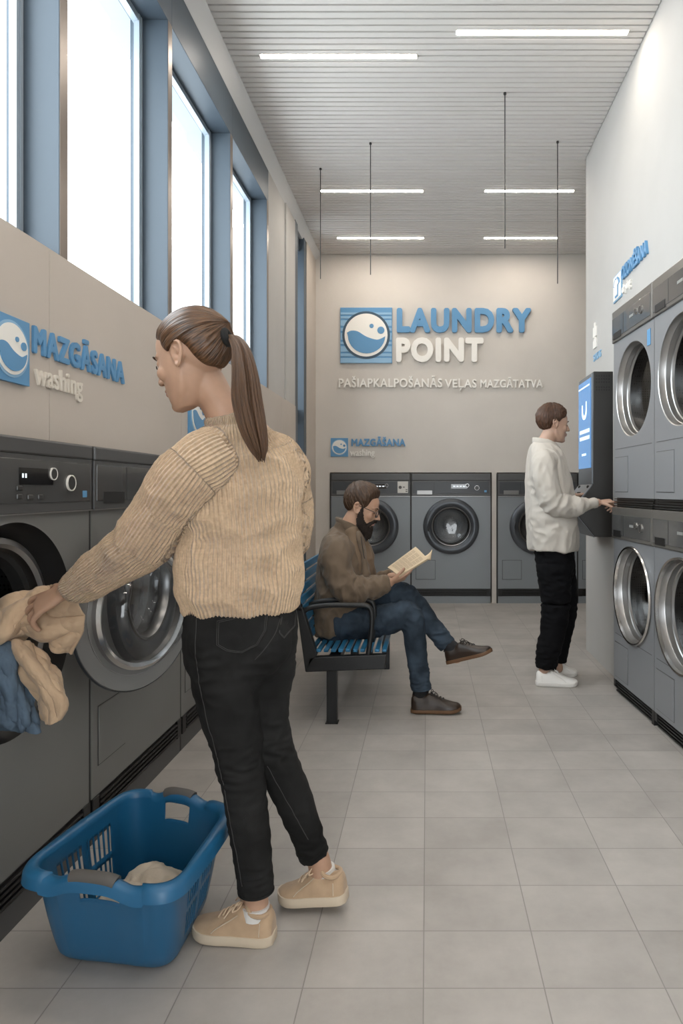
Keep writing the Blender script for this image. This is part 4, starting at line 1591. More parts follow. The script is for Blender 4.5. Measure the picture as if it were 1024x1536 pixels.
def face_details(parent, Mx, brow_mat, lips=True):
    eb = MB()
    el = MB()
    for s in (-1, 1):
        e = MB().limb([(V(0.077, s * 0.014, 0.0265), 0.0022, 0.003), (V(0.078, s * 0.026, 0.0315), 0.0026, 0.0035), (V(0.070, s * 0.042, 0.029), 0.0016, 0.002)], n=8)
        e.v = [tuple(V(v[0] + 0.0065, v[1], v[2])) for v in e.v]
        add_tr(eb, e, Mx)
        e = MB().limb([(V(0.0735, s * 0.0175, 0.003), 0.0010), (V(0.0800, s * 0.024, 0.0005), 0.0013), (V(0.0800, s * 0.034, 0.0005), 0.0014), (V(0.0735, s * 0.0435, 0.003), 0.0012)], n=8)
        add_tr(el, e, Mx)
    eb.build('eyebrows', brow_mat, parent, smooth=True)
    el.build('eyelashes', brow_mat, parent, smooth=True)
    if lips:
        l = MB()
        e = MB().limb([(V(0.0770, -0.019, -0.0545), 0.0014), (V(0.0885, -0.008, -0.0515), 0.0038), (V(0.0910, 0, -0.0520), 0.0036), (V(0.0885, 0.008, -0.0515), 0.0038), (V(0.0770, 0.019, -0.0545), 0.0014)], n=8)
        add_tr(l, e, Mx)
        e = MB().limb([(V(0.0770, -0.018, -0.0565), 0.0014), (V(0.0870, -0.008, -0.0605), 0.0042), (V(0.0895, 0, -0.0615), 0.0044), (V(0.0870, 0.008, -0.0605), 0.0042), (V(0.0770, 0.018, -0.0565), 0.0014)], n=8)
        add_tr(l, e, Mx)
        l.build('lips', M['lips'], parent, smooth=True)


def bvh_of(mb):
    return BVHTree.FromPolygons([Vector(v) for v in mb.v], mb.f)


def hair_fan(name, mt, parent, Mx, line, T, thick, N=420, K=26, streak=0.0016, seed=0, C0=(-0.010, 0, 0.020), lump=0.0):
    """hair growing from the hairline loop over the skull to the point T. line: right-left symmetric half, front to nape.
    thick(s, d): thickness for fraction s of the way, direction d."""
    core = head_core()
    bv = bvh_of(core)
    c0 = Vector(C0)
    L = [Vector(p) for p in line]
    full = L + [Vector((p.x, -p.y, p.z)) for p in reversed(L[1:-1])]
    dirs = [(p - c0).normalized() for p in full]
    dense = catmull([tuple(d) for d in dirs] + [tuple(dirs[0])], 16)[:-1]
    idx = np.linspace(0, len(dense), N, endpoint=False)
    starts = []
    for q in idx:
        i = int(q)
        t = q - i
        a, b = Vector(dense[i % len(dense)]), Vector(dense[(i + 1) % len(dense)])
        starts.append(a.lerp(b, t).normalized())
    Td = (Vector(T) - c0).normalized()
    rows = []
    for k in range(K + 1):
        s = k / K
        row = []
        for i, d in enumerate(starts):
            jit = 0.5 + 0.5 * noise.noise(Vector((i * 0.23, seed, 0)))
            dd = d.slerp(Td, min(1.0, s * 0.995), Vector((0, 0, 1))) if d.dot(Td) > -0.999 else d
            hit = bv.ray_cast(c0 + dd * 0.4, -dd)[0]
            p = hit if hit else c0 + dd * 0.09
            th = thick(s, dd)
            th += streak * noise.noise(Vector((i * 0.55, s * 2.2, seed))) * min(1, s * 8)
            th += streak * 0.8 * noise.noise(Vector((i * 0.16, s * 3.0, seed + 4))) * min(1, s * 8)
            if lump:
                th += lump * noise.noise(Vector((dd.x * 9 + seed, dd.y * 9, dd.z * 9 + s * 2))) * min(1, s * 6)
            row.append(tuple(Mx @ (p + dd * th)))
        rows.append(row)
    return grid_obj(name, rows, mt, parent, closed_u=True)


def add_hand(mb, wrist, fwd, palm, side, curls=(30, 35, 40, 45), thumb=(35, 25), s=1.0, spread=4, wr=0.026, thumb_out=0.75):
    """side=+1: thumb on the fwd x palm side. curls: bend per knuckle for index..little."""
    f = Vector(fwd).normalized()
    n = Vector(palm)
    n = (n - f * n.dot(f)).normalized()
    t = f.cross(n) * side
    W = Vector(wrist)
    kn = W + f * 0.088 * s
    mb.limb([(W - f * 0.02, wr * s * 0.74, wr * s), (W + f * 0.012 * s, 0.017 * s, 0.027 * s), (W + f * 0.045 * s, 0.015 * s, 0.037 * s), (kn - f * 0.004, 0.0125 * s, 0.039 * s)], ref=n, n=16)
    lens = [(0.042, 0.026, 0.021), (0.046, 0.029, 0.022), (0.042, 0.027, 0.021), (0.033, 0.021, 0.019)]
    offs = [0.0305, 0.0102, -0.0102, -0.0300]
    for i in range(4):
        a = math.radians(spread * (1.5 - i))
        d = (f * math.cos(a) + t * math.sin(a)).normalized()
        p = kn + t * offs[i] * s - f * (0.010 * s + 0.004 * abs(i - 1)) - n * 0.0
        c = curls[i]
        cc = c if isinstance(c, (tuple, list)) else (c, c * 1.1, c * 0.8)
        pts = [(p - d * 0.012 * s, 0.0086 * s)]
        ang_ = 0
        for j in range(3):
            ang_ += math.radians(cc[j])
            dj = d * math.cos(ang_) + n * math.sin(ang_)
            pts.append((p, (0.0088, 0.0080, 0.0074)[j] * s))
            p = p + dj * lens[i][j] * s
        pts.append((p, 0.0068 * s))
        mb.limb(pts, n=12, sub=4)
    d = (f * (1 - thumb_out * 0.5) + t * thumb_out + n * 0.25).normalized()
    p = W + f * 0.022 * s + t * 0.020 * s
    pts = [(p, 0.0135 * s)]
    p = p + d * 0.036 * s
    pts.append((p, 0.0115 * s))
    a1, a2 = [math.radians(q) for q in thumb]
    d2 = (d * math.cos(a1) + (f * 0.6 + n * 0.55 - t * 0.2).normalized() * math.sin(a1)).normalized()
    p = p + d2 * 0.032 * s
    pts.append((p, 0.0100 * s))
    d3 = (d2 * math.cos(a2) + (f * 0.5 + n * 0.7).normalized() * math.sin(a2)).normalized()
    p = p + d3 * 0.026 * s
    pts.append((p, 0.0080 * s))
    mb.limb(pts, n=12, sub=4)


def shoe(name, parent, heel, toe, up, width, mt, sole_mt, sole_h=0.026, ht=0.085, laces=None, lace_mt=None, kind='sneaker', ankle_open=0.048, collar=None):
    """heel, toe: ground points of the sole's ends."""
    heel, toe, up = Vector(heel), Vector(toe), Vector(up).normalized()
    fx = (toe - heel)
    Ln = fx.length
    fx.normalize()
    up = (up - fx * up.dot(fx)).normalized()
    sy = up.cross(fx)
    Mx = Matrix((fx, sy, up)).transposed().to_4x4()
    Mx = Matrix.Translation(heel) @ Mx
    w = width / 2

    def half(t):       # half width of the sole along the foot
        return w * float(np.interp(t, [0, 0.04, 0.12, 0.3, 0.5, 0.68, 0.82, 0.92, 0.975, 1.0], [0.40, 0.70, 0.86, 0.88, 0.90, 1.0, 0.97, 0.78, 0.48, 0.20]))
    ts = [0, 0.02, 0.05, 0.1, 0.18, 0.28, 0.4, 0.52, 0.64, 0.74, 0.83, 0.9, 0.95, 0.98, 1.0]
    n = 20
    # sole
    mb = MB()
    rings = []
    lift = lambda t: 0.010 * max(0, (t - 0.8) / 0.2) ** 1.6
    for z, k in ((0, 0.93), (0.004, 0.99), (sole_h * 0.6, 1.0), (sole_h, 0.985), (sole_h + 0.001, 0.9)):
        ring = []
        for t in ts:
            ring.append((t * Ln, half(t) * k, z + lift(t)))
        for t in reversed(ts):
            ring.append((t * Ln, -half(t) * k, z + lift(t)))
        rings.append(ring)
    mb.loft(rings)
    mb.v = [tuple(Mx @ Vector(v)) for v in mb.v]
    sroot = MB()
    # upper: cross sections along the foot
    top = lambda t: float(np.interp(t, [0, 0.05, 0.14, 0.26, 0.36, 0.46, 0.58, 0.70, 0.82, 0.92, 0.97, 1.0],
                                    [ht * 0.72, ht * 0.97, ht * 0.90, ht * 0.88, ht * 1.06, ht * 0.98, ht * 0.80, ht * 0.64, ht * 0.53, ht * 0.44, ht * 0.34, sole_h + 0.004]))
    rings = []
    for t in np.linspace(0.012, 0.985, 30):
        h = half(t) * 0.96
        zt = top(t) + lift(t)
        zb = sole_h * 0.7 + lift(t)
        ring = []
        for j in range(n):
            a = 2 * PI * j / n
            cx_, sx_ = math.cos(a), math.sin(a)
            yy = h * math.copysign(abs(cx_) ** 0.75, cx_)
            if sx_ > 0:
                narrow = 1 - 0.30 * sx_ * min(1, max(0, (zt - 0.03) / 0.08))
                zz = zb + (zt - zb) * sx_ ** 0.75
                yy *= narrow
            else:
                zz = zb + 0.006 * sx_
            ring.append((t * Ln, yy, zz))
        rings.append(ring)
    sroot.loft(rings)
    sroot.v = [tuple(Mx @ Vector(v)) for v in sroot.v]
    up_o = sroot.organic(name, mt, parent, 0.0045, 3)
    mb.build('sole', sole_mt, up_o, smooth=True, angle=50)
    # collar, toe seam, laces
    if collar:
        c_ = MB()
        pts = []
        for i in range(24):
            a = 2 * PI * i / 24
            t = 0.20 + 0.135 * math.cos(a)
            pts.append(Mx @ V(t * Ln, 0.030 * math.sin(a), top(t) + 0.001 + 0.008 * math.cos(a)))
        c_.tube(pts, 0.006, 8, closed=True)
        c_.build('padded_collar', collar, up_o, smooth=True)
    if lace_mt:
        l = MB()
        for i in range(5):
            t = 0.42 + i * 0.055
            zz = top(t) + lift(t) + 0.003
            l.tube([Mx @ V(t * Ln - 0.004, -0.019, zz - 0.006), Mx @ V(t * Ln, 0, zz + 0.0015), Mx @ V(t * Ln + 0.004, 0.019, zz - 0.006)], 0.0024, 8, sub=5)
        t = 0.40
        zz = top(t) + 0.004
        for s in (-1, 1):
            l.tube([Mx @ V(t * Ln, 0, zz), Mx @ V(t * Ln + 0.005, s * 0.02, zz + 0.010), Mx @ V(t * Ln + 0.012, s * 0.040, zz - 0.002), Mx @ V(t * Ln + 0.004, s * 0.022, zz - 0.006), Mx @ V(t * Ln, 0, zz)], 0.0019, 8, sub=6)
            l.tube([Mx @ V(t * Ln, 0, zz), Mx @ V(t * Ln + 0.02, s * 0.024, zz - 0.004), Mx @ V(t * Ln + 0.035, s * 0.040, zz - 0.022)], 0.0019, 8, sub=6)
        l.build('laces', lace_mt, up_o, smooth=True)
    if kind == 'sneaker':
        st = MB()
        for s in (-1, 1):
            pts = []
            for t, fz in ((0.40, 0.85), (0.48, 0.72), (0.58, 0.62), (0.66, 0.45), (0.70, 0.22)):
                h = half(t)
                pts.append(Mx @ V(t * Ln, s * h * (0.99 - 0.16 * fz), sole_h + (top(t) - sole_h) * fz))
            st.tube(pts, 0.0013, 6, sub=4)
            pts = [Mx @ V(0.14 * Ln, s * half(0.14) * 0.93, sole_h + 0.004), Mx @ V(0.135 * Ln, s * half(0.14) * 0.86, top(0.14) * 0.8)]
            st.tube(pts, 0.0012, 6)
        st.build('seam', sole_mt, up_o, smooth=True)
    return Mx, Ln


def ring_band(name, parent, c, axis, ra, rb, ref, r, mt, k=36):
    axis = Vector(axis).normalized()
    A, B = frame_at(axis, Vector(ref))
    pts = [Vector(c) + A * ra * math.cos(2 * PI * i / k) + B * rb * math.sin(2 * PI * i / k) for i in range(k)]
    return MB().tube(pts, r, 10, closed=True).build(name, mt, parent, smooth=True)


def cast_path(target, pts, d, off=0.001):
    """lay a line on the surface of target by casting from pts along d."""
    me = target.data
    bv = BVHTree.FromPolygons([v.co.copy() for v in me.vertices], [tuple(p.vertices) for p in me.polygons])
    d = Vector(d).normalized()
    out = []
    for p in pts:
        h = bv.ray_cast(Vector(p) - d * 0.5, d)
        if h[0]:
            out.append(h[0] - d * off)
    return out


# ================================================================= WOMAN AT THE MACHINE
wroot = empty('person', (-0.51, 1.80, 0), 0, 'woman with brown ponytail, beige ribbed sweater and black jeans, reaching into the washing machine', 'person')
wi = Matrix.Translation((0.51, -1.80, 0))


def wrap_parent(o, root):
    """parent keeping the mesh where it was built."""
    o.parent = root
    o.matrix_parent_inverse = Matrix.Translation(-root.location)
    return o


RW = V(0.80, 0.60, 0)           # her right
FW = V(-0.60, 0.80, 0)          # the way her trunk faces
P = at
Lsh, Lel, Lwr = P(290, 708, 1.70), P(212, 815, 1.745), P(112, 882, 1.825)
Rsh, Rel, Rwr = P(418, 700, 1.92), P(430, 806, 1.98), P(385, 850, 2.19)
HipL, KnL, AnL = P(332, 960, 1.81), P(357, 1145, 1.80), P(384, 1352, 1.79)
HipR, KnR, AnR = P(402, 960, 1.90), P(404, 1118, 1.88), P(478, 1292, 1.92)
torsoW = [(P(352, 644, 1.80), 0.078, 0.070), (P(353, 660, 1.80), 0.122, 0.082), (P(356, 684, 1.81), 0.162, 0.094), (P(360, 720, 1.82), 0.172, 0.106),
          (P(361, 760, 1.83), 0.168, 0.113), (P(362, 800, 1.84), 0.163, 0.118), (P(362, 845, 1.84), 0.168, 0.122), (P(362, 880, 1.84), 0.167, 0.122),
          (P(362, 898, 1.84), 0.158, 0.117), (P(362, 914, 1.84), 0.152, 0.113)]
HMw = head_matrix(P(288, 541, 1.745), (-0.955, 0.30), 17, 0, 1.05)

b = MB()
build_head(b, HMw, nose=0.85)
b.limb([(P(357, 668, 1.80), 0.062, 0.066), (P(345, 640, 1.80), 0.052, 0.052), (P(327, 604, 1.785), 0.047, 0.050), (P(308, 572, 1.765), 0.050, 0.050), (P(300, 552, 1.755), 0.04, 0.04)], ref=RW, n=20)
b.limb([(c, a * 0.86, d * 0.84) for c, a, d in torsoW[1:]], ref=RW, n=28)
b.limb([(P(362, 890, 1.84), 0.125, 0.095), (P(362, 930, 1.84), 0.14, 0.10), (P(362, 965, 1.85), 0.14, 0.10)], ref=RW, n=28)
b.limb([(Lsh, 0.052), ((Lsh + Lel) / 2, 0.045), (Lel, 0.038), ((Lel + Lwr) / 2, 0.034), (Lwr, 0.025), (P(100, 886, 1.832), 0.0245)], n=18)
b.limb([(Rsh, 0.052), ((Rsh + Rel) / 2, 0.045), (Rel, 0.038), ((Rel + Rwr) / 2, 0.032), (Rwr, 0.026)], n=18)
b.limb([(HipL, 0.075), ((HipL + KnL) / 2, 0.062), (KnL, 0.046), (P(371, 1230, 1.80), 0.042), (P(382, 1325, 1.79), 0.036), (AnL, 0.033), (P(384, 1388, 1.785), 0.036)], n=18)
b.limb([(HipR, 0.075), ((HipR + KnR) / 2, 0.058), (KnR, 0.044), (P(440, 1200, 1.90), 0.042), (P(468, 1268, 1.915), 0.035), (AnR, 0.033), (P(484, 1325, 1.925), 0.036)], n=18)
add_hand(b, P(100, 886, 1.835), V(-0.88, 0.04, -0.44), V(-0.40, 0.50, -0.77), -1, curls=((4, 34, 34), (8, 42, 36), (12, 44, 34), (14, 40, 28)), thumb=(20, 20), s=1.04, wr=0.031, spread=9)
add_hand(b, Rwr, V(-0.75, 0.62, -0.2), V(0, 0, -1), 1, curls=(35, 40, 45, 45), s=0.95)
wbody = wrap_parent(b.organic('body', M['skin'], None, 0.0036, 3, brush=head_brushes(HMw)), wroot)
fd0 = set(bpy.data.objects)
face_details(None, HMw, M['brow'])
for o in set(bpy.data.objects) - fd0:
    wrap_parent(o, wroot)

# hair swept back into the tie
lineW = [(0.072, 0.0, 0.082), (0.068, 0.020, 0.078), (0.055, 0.042, 0.064), (0.036, 0.056, 0.050), (0.030, 0.060, 0.030), (0.018, 0.064, 0.016), (0.002, 0.066, 0.022), (-0.016, 0.066, 0.028),
         (-0.034, 0.064, 0.012), (-0.044, 0.060, -0.014), (-0.054, 0.052, -0.038), (-0.064, 0.036, -0.056), (-0.072, 0.018, -0.062), (-0.074, 0.0, -0.060)]
TW_ = V(-0.112, 0, 0.050)
thW = lambda s, d: float(np.interp(s, [0, 0.04, 0.12, 0.5, 0.9, 1.0], [-0.003, 0.0035, 0.008, 0.012, 0.013, 0.020]))
hw = hair_fan('hair', M['hair1'], None, HMw, lineW, TW_, thW, N=520, streak=0.0022, seed=2)
wrap_parent(hw, wroot)
T0 = P(338, 506, 1.705)
ring_band('hair_tie', hw, T0 + V(0.003, 0, 0), V(0.95, -0.1, 0.30), 0.015, 0.015, V(0, 0, 1), 0.0105, M['tie'])
pony = MB()
pc = [(T0, 0.008), (P(349, 506, 1.70), 0.014), (P(360, 523, 1.675), 0.021), (P(366, 560, 1.66), 0.031), (P(369, 600, 1.655), 0.037), (P(377, 640, 1.655), 0.034), (P(386, 672, 1.66), 0.024), (P(391, 694, 1.665), 0.010)]
random.seed(11)
for i in range(46):
    a = random.random() * 2 * PI
    rr = math.sqrt(random.random())
    f1 = random.uniform(0.8, 1.05)
    keys = []
    tw_ = random.uniform(-0.5, 0.5)
    ln = random.uniform(0.93, 1.0)
    for j, (c_, r_) in enumerate(pc):
        aa = a + tw_ * j / 7
        o_ = V(math.cos(aa) * 1.0, math.sin(aa) * 0.42, 0) * r_ * rr * f1
        if j == len(pc) - 1:
            c_ = pc[-2][0].lerp(c_, ln * random.uniform(0.6, 1.0))
        keys.append((c_ + o_, max(0.0012, (0.0058 if 0 < j < 6 else 0.0035) * (1.15 - 0.5 * rr)) if j < 7 else 0.0010))
    pony.limb(keys, n=8, sub=5, round_caps=False)
po = pony.build('ponytail', M['hair1'], hw, smooth='all')
me = po.data
uvl = me.uv_layers.new(name='UVMap')
for pl_ in me.polygons:
    for li in pl_.loop_indices:
        vi = me.loops[li].vertex_index
        uvl.data[li].uv = ((vi % 8) * 0.06 + (vi // 300) * 0.31, me.vertices[vi].co.z * 3)

# sweater: real ribs
SW = MB()
SW.limb([(c, a, d) for c, a, d in torsoW], ref=RW, n=40, round_caps=False, p=2.3)
SW.limb([(P(352, 660, 1.80), 0.080, 0.078), (P(350, 644, 1.80), 0.064, 0.066), (P(343, 622, 1.79), 0.060, 0.060)], ref=RW, n=28, round_caps=False)
slL = [(P(322, 690, 1.745), 0.080), (Lsh, 0.080), (P(250, 760, 1.72), 0.074), (Lel, 0.066), (P(175, 842, 1.775), 0.058), (P(140, 866, 1.80), 0.049), (P(122, 878, 1.815), 0.043), (P(110, 883, 1.825), 0.041)]
slR = [(P(398, 690, 1.89), 0.078), (Rsh, 0.078), (P(429, 750, 1.95), 0.071), (Rel, 0.064), (P(415, 830, 2.05), 0.055), (P(392, 846, 2.15), 0.042)]
SW.limb(slL, n=32, round_caps=False)
SW.limb(slR, n=32, round_caps=False)
segs = []


def addseg(keys, ref, pitch=0.0088):
    for i in range(len(keys) - 1):
        A_, B_ = keys[i], keys[i + 1]
        segs.append((np.array(A_[0]), np.array(B_[0]), A_[1], B_[1], A_[2] if len(A_) > 2 else A_[1], B_[2] if len(B_) > 2 else B_[1], ref, len(segs)))


addseg(torsoW[1:], RW)
nT = len(segs)
addseg(slL, V(0, 0, 1))
nL = len(segs)
addseg(slR, V(0, 0, 1))
CIRC = [0.98, 0.40, 0.40]


def rib_uv(co):
    n = len(co)
    best = np.full(n, 1e9)
    U_ = np.zeros(n)
    Vv = np.zeros(n)
    part = np.zeros(n, int)
    acc = {0: 0.0, 1: 0.0, 2: 0.0}
    for (A_, B_, r0, r1, s0, s1, ref, idx) in segs:
        pt = 0 if idx < nT else (1 if idx < nL else 2)
        d = B_ - A_
        L_ = np.linalg.norm(d)
        t = ((co - A_) @ d) / (L_ * L_)
        tc = np.clip(t, 0, 1)
        rr = r0 + (r1 - r0) * tc
        ss = s0 + (s1 - s0) * tc
        X = co - (A_ + tc[:, None] * d)
        td = Vector(d).normalized()
        a, b_ = frame_at(td, ref)
        xa, xb = X @ np.array(a), X @ np.array(b_)
        q = np.sqrt((xa / rr) ** 2 + (xb / ss) ** 2 + ((X @ (d / L_)) / 0.05) ** 2)
        if pt == 0:
            q = q * 0.97
        m = q < best
        best[m] = q[m]
        ang_ = np.arctan2(xb / ss, xa / rr)
        U_[m] = ang_[m]
        Vv[m] = (acc[pt] + t[m] * L_)
        part[m] = pt
        acc[pt] += L_
    return U_, Vv, part


RIBS = np.array([92, 50, 50])


def rib_relief(co, nr):
    U_, Vv, part = rib_uv(co)
    nr_ = RIBS[part]
    return 0.0016 * np.cos(U_ * nr_) - 0.0010 * 0


sw = SW.organic('sweater', M['knit'], None, 0.0032, 6,
                wrinkle=[(0.008, 9, (1, 1, 1.3), None), (0.010, 17, (1, 1, 1), [(Lel, 0.09), (P(300, 800, 1.72), 0.08), (P(262, 760, 1.68), 0.06), (P(150, 850, 1.8), 0.06)]), (0.008, 13, (1.2, 1.2, 0.7), [(P(300, 900, 1.75), 0.07), (P(400, 880, 1.75), 0.07)])],
                fn=rib_relief)
wrap_parent(sw, wroot)
me = sw.data
nV = len(me.vertices)
co = np.empty(nV * 3)
me.vertices.foreach_get('co', co)
co = co.reshape(-1, 3)
U_, Vv, part = rib_uv(co)
U_ = U_ * RIBS[part] / (2 * PI)
li = np.empty(len(me.loops), int)
me.loops.foreach_get('vertex_index', li)
ps = np.empty(len(me.polygons), int)
pt_ = np.empty(len(me.polygons), int)
me.polygons.foreach_get('loop_start', ps)
me.polygons.foreach_get('loop_total', pt_)
uv = np.stack([U_[li], Vv[li] / 0.0075], 1)
period = RIBS[part[li]].astype(float)
pid = np.repeat(np.arange(len(ps)), pt_)
mx_ = np.full(len(ps), -1e9)
np.maximum.at(mx_, pid, uv[:, 0])
fix = (mx_[pid] - uv[:, 0]) > period / 2
uv[fix, 0] += period[fix]
uvl = me.uv_layers.new(name='UVMap')
uvl.data.foreach_set('uv', uv.ravel())
# hems
def hem(center, axis, ra, rb, ref, r=0.004):
    return wrap_parent(ring_band('hem', None, center, axis, ra, rb, ref, r, M['knit']), wroot)


# jeans
J = MB()
J.limb([(P(362, 893, 1.84), 0.146, 0.104), (P(362, 925, 1.84), 0.152, 0.114), (P(362, 955, 1.845), 0.156, 0.120), (P(361, 980, 1.85), 0.150, 0.115)], ref=RW, n=36, p=2.2)
J.limb([(P(335, 955, 1.80), 0.088), (P(336, 1000, 1.80), 0.0885), (P(343, 1062, 1.80), 0.0775), (P(354, 1115, 1.80), 0.0640), (P(359, 1150, 1.80), 0.0575), (P(366, 1180, 1.80), 0.0555),
        (P(374, 1245, 1.80), 0.0530), (P(381, 1300, 1.795), 0.0475), (P(384, 1338, 1.79), 0.0450)], n=30, round_caps=False)
J.limb([(P(398, 950, 1.89), 0.085), (P(399, 995, 1.89), 0.084), (P(396, 1045, 1.885), 0.0700), (P(400, 1085, 1.88), 0.0600), (P(408, 1120, 1.88), 0.0550), (P(424, 1160, 1.885), 0.0535),
        (P(444, 1208, 1.90), 0.0500), (P(459, 1248, 1.91), 0.0450), (P(471, 1283, 1.918), 0.0405)], n=30, round_caps=False)
J.ellipsoid(P(330, 965, 1.755), (0.078, 0.06, 0.085))
J.ellipsoid(P(395, 962, 1.80), (0.075, 0.06, 0.085))
kn = [(P(359, 1150, 1.75), 0.075), (P(405, 1115, 1.83), 0.075)]
hm = [(P(382, 1320, 1.75), 0.05), (P(468, 1270, 1.88), 0.05)]
cr = [(P(372, 1000, 1.78), 0.08), (P(320, 1010, 1.73), 0.06)]
jn = J.organic('jeans', M['jeans'], None, 0.005, 6, wrinkle=[(0.0090, 17, (0.9, 0.9, 2.4), kn), (0.0070, 20, (0.9, 0.9, 2.4), hm), (0.0085, 14, (1, 1, 2.2), cr), (0.0030, 17, (1, 1, 1.6), None)])
wrap_parent(jn, wroot)
ring_band('jeans_hem', jn, P(384, 1335, 1.79), V(0, 0.02, 1), 0.0445, 0.0445, V(1, 0, 0), 0.004, M['jeans'])
ring_band('jeans_hem', jn, P(470.5, 1280, 1.918), V(-0.33, -0.06, 1), 0.040, 0.040, V(1, 0, 0), 0.004, M['jeans'])


def xz(px, py, y):
    p = at(px, py, y)
    return (p.x, y - 0.3, p.z)


def stitch(pts, closed=False, r=0.0011, name='stitching', off=0.0006):
    q = [tuple(v) for v in catmull([xz(*p_) for p_ in pts], 8)]
    pth = cast_path(jn, q, (0, 1, 0), off)
    if len(pth) > 2:
        o = MB().tube(pth, r, 6).build(name, M['stitch'], jn, smooth=True)
        return o


Y_ = 1.74
# back pocket (a patch lying on the cloth) with its double seam
def pocket(poly, yv):
    outline = [xz(a, c_, yv) for a, c_ in poly]
    cenp = Vector((sum(p_[0] for p_ in outline) / len(outline), outline[0][1], sum(p_[2] for p_ in outline) / len(outline)))
    rings = []
    for k in (0.02, 0.25, 0.5, 0.75, 0.95, 1.0):
        ring = []
        for i in range(len(outline)):
            a, c_ = Vector(outline[i]), Vector(outline[(i + 1) % len(outline)])
            for t in (0, 0.25, 0.5, 0.75):
                ring.append(tuple(cenp.lerp(a.lerp(c_, t), k)))
        rings.append(ring)
    bvj = BVHTree.FromPolygons([v.co.copy() for v in jn.data.vertices], [tuple(p_.vertices) for p_ in jn.data.polygons])
    rr = []
    for k, ring in enumerate(rings):
        r2 = []
        for p_ in ring:
            h = bvj.ray_cast(Vector(p_), Vector((0, 1, 0)))
            q = h[0] if h[0] else bvj.find_nearest(Vector(p_) + Vector((0, 0.3, 0)))[0]
            r2.append(tuple(q + Vector((0, -0.0022 if k < 5 else 0.002, 0))))
        rr.append(r2)
    mbp = MB()
    mbp.loft(rr, caps=False)
    po_ = mbp.build('back_pocket', M['jeans'], jn, smooth=True)
    for sc_ in (0.93, 0.86):
        pts = []
        for i in range(len(outline)):
            a, c_ = Vector(outline[i]), Vector(outline[(i + 1) % len(outline)])
            for t in (0, 0.33, 0.66):
                q = cenp.lerp(a.lerp(c_, t), sc_)
                h = bvj.ray_cast(q, Vector((0, 1, 0)))
                if h[0]:
                    pts.append(h[0] + Vector((0, -0.0030, 0)))
        MB().tube(pts, 0.0009, 6, closed=True).build('stitching', M['stitch'], po_, smooth=True)


pocket([(329, 926), (400, 912), (400, 946), (388, 968), (366, 978), (345, 972), (331, 962)], Y_)
pocket([(420, 906), (433, 903), (435, 948), (428, 957), (421, 948)], 1.78)
stitch([(299, 925, Y_), (301, 1000, Y_), (312, 1080, Y_), (328, 1150, Y_), (341, 1230, Y_), (355, 1300, Y_), (362, 1332, Y_)])
stitch([(397, 1155, 1.8), (415, 1190, 1.8), (438, 1240, 1.8), (456, 1278, 1.8)])
stitch([(415, 915, 1.75), (414, 945, 1.75), (400, 970, 1.75), (384, 988, 1.75)])

# shoes
Mx_, L_ = shoe('shoe', None, at(412, 1411, 1.775), at(290, 1399, 1.80), (0, 0, 1), 0.092, M['suede'], M['sole'], ht=0.088, lace_mt=M['lace'], collar=M['suede'])
hl = at(521, 1349, 1.90)
tl = at(419, 1362, 1.93)
tl.z = 0.012
shoe('shoe.001', None, hl, tl, (0.25, 0, 1), 0.092, M['suede'], M['sole'], ht=0.086, lace_mt=M['lace'], collar=M['suede'])
for o in [o for o in COL.objects if o.name.startswith('shoe') and not o.parent]:
    wrap_parent(o, wroot)
for (c_, ax_, r_) in ((P(384, 1362, 1.785), V(0, 0, 1), 0.0355), (P(484, 1306, 1.925), V(-0.2, 0, 1), 0.0355)):
    A_, B_ = c_ - ax_ * 0.020, c_ + ax_ * 0.008
    wrap_parent(MB().limb([(A_, r_ * 1.05), (c_, r_), (B_, r_ * 1.0)], n=24, round_caps=False).build('sock', M['sock'], None, smooth=True), wroot)

# ================================================================= LAUNDRY HELD AT THE DRUM
sheet('beige_garment', [
    [(-60, 905, 1.90), (-10, 900, 1.89), (35, 884, 1.93), (72, 874, 1.95), (92, 878, 1.95)],
    [(-60, 940, 1.86), (-5, 925, 1.85), (38, 908, 1.88), (70, 900, 1.90), (114, 900, 1.90)],
    [(-50, 975, 1.83), (0, 958, 1.82), (36, 930, 1.86), (78, 925, 1.87), (124, 922, 1.87)],
    [(-40, 1000, 1.84), (5, 972, 1.84), (34, 945, 1.87), (80, 955, 1.86), (124, 948, 1.87)],
    [(-40, 990, 1.87), (14, 968, 1.89), (50, 960, 1.90), (84, 976, 1.88), (104, 984, 1.88)]], M['cloth_beige'],
    'beige jersey garment gripped in the hand of the woman in the sweater', 'garment', amp=0.022, fr=20, seed=1, nu=130, nv=110)
sheet('beige_trousers', [
    [(14, 962, 1.86), (30, 960, 1.85), (46, 962, 1.86), (60, 972, 1.88)],
    [(18, 985, 1.83), (34, 984, 1.81), (58, 985, 1.83), (78, 992, 1.86)],
    [(30, 1008, 1.82), (50, 1010, 1.79), (72, 1005, 1.81), (86, 1010, 1.85)],
    [(48, 1035, 1.82), (62, 1035, 1.79), (84, 1032, 1.81), (93, 1035, 1.85)],
    [(56, 1060, 1.83), (72, 1062, 1.80), (92, 1054, 1.81), (99, 1054, 1.85)],
    [(62, 1080, 1.84), (72, 1087, 1.81), (90, 1078, 1.81), (102, 1062, 1.84)]], M['cloth_beige'],
    'beige trouser leg hanging over the drum edge, between blue shirt and beige garment', 'garment', amp=0.014, fr=14, seed=8, nu=90, nv=120)
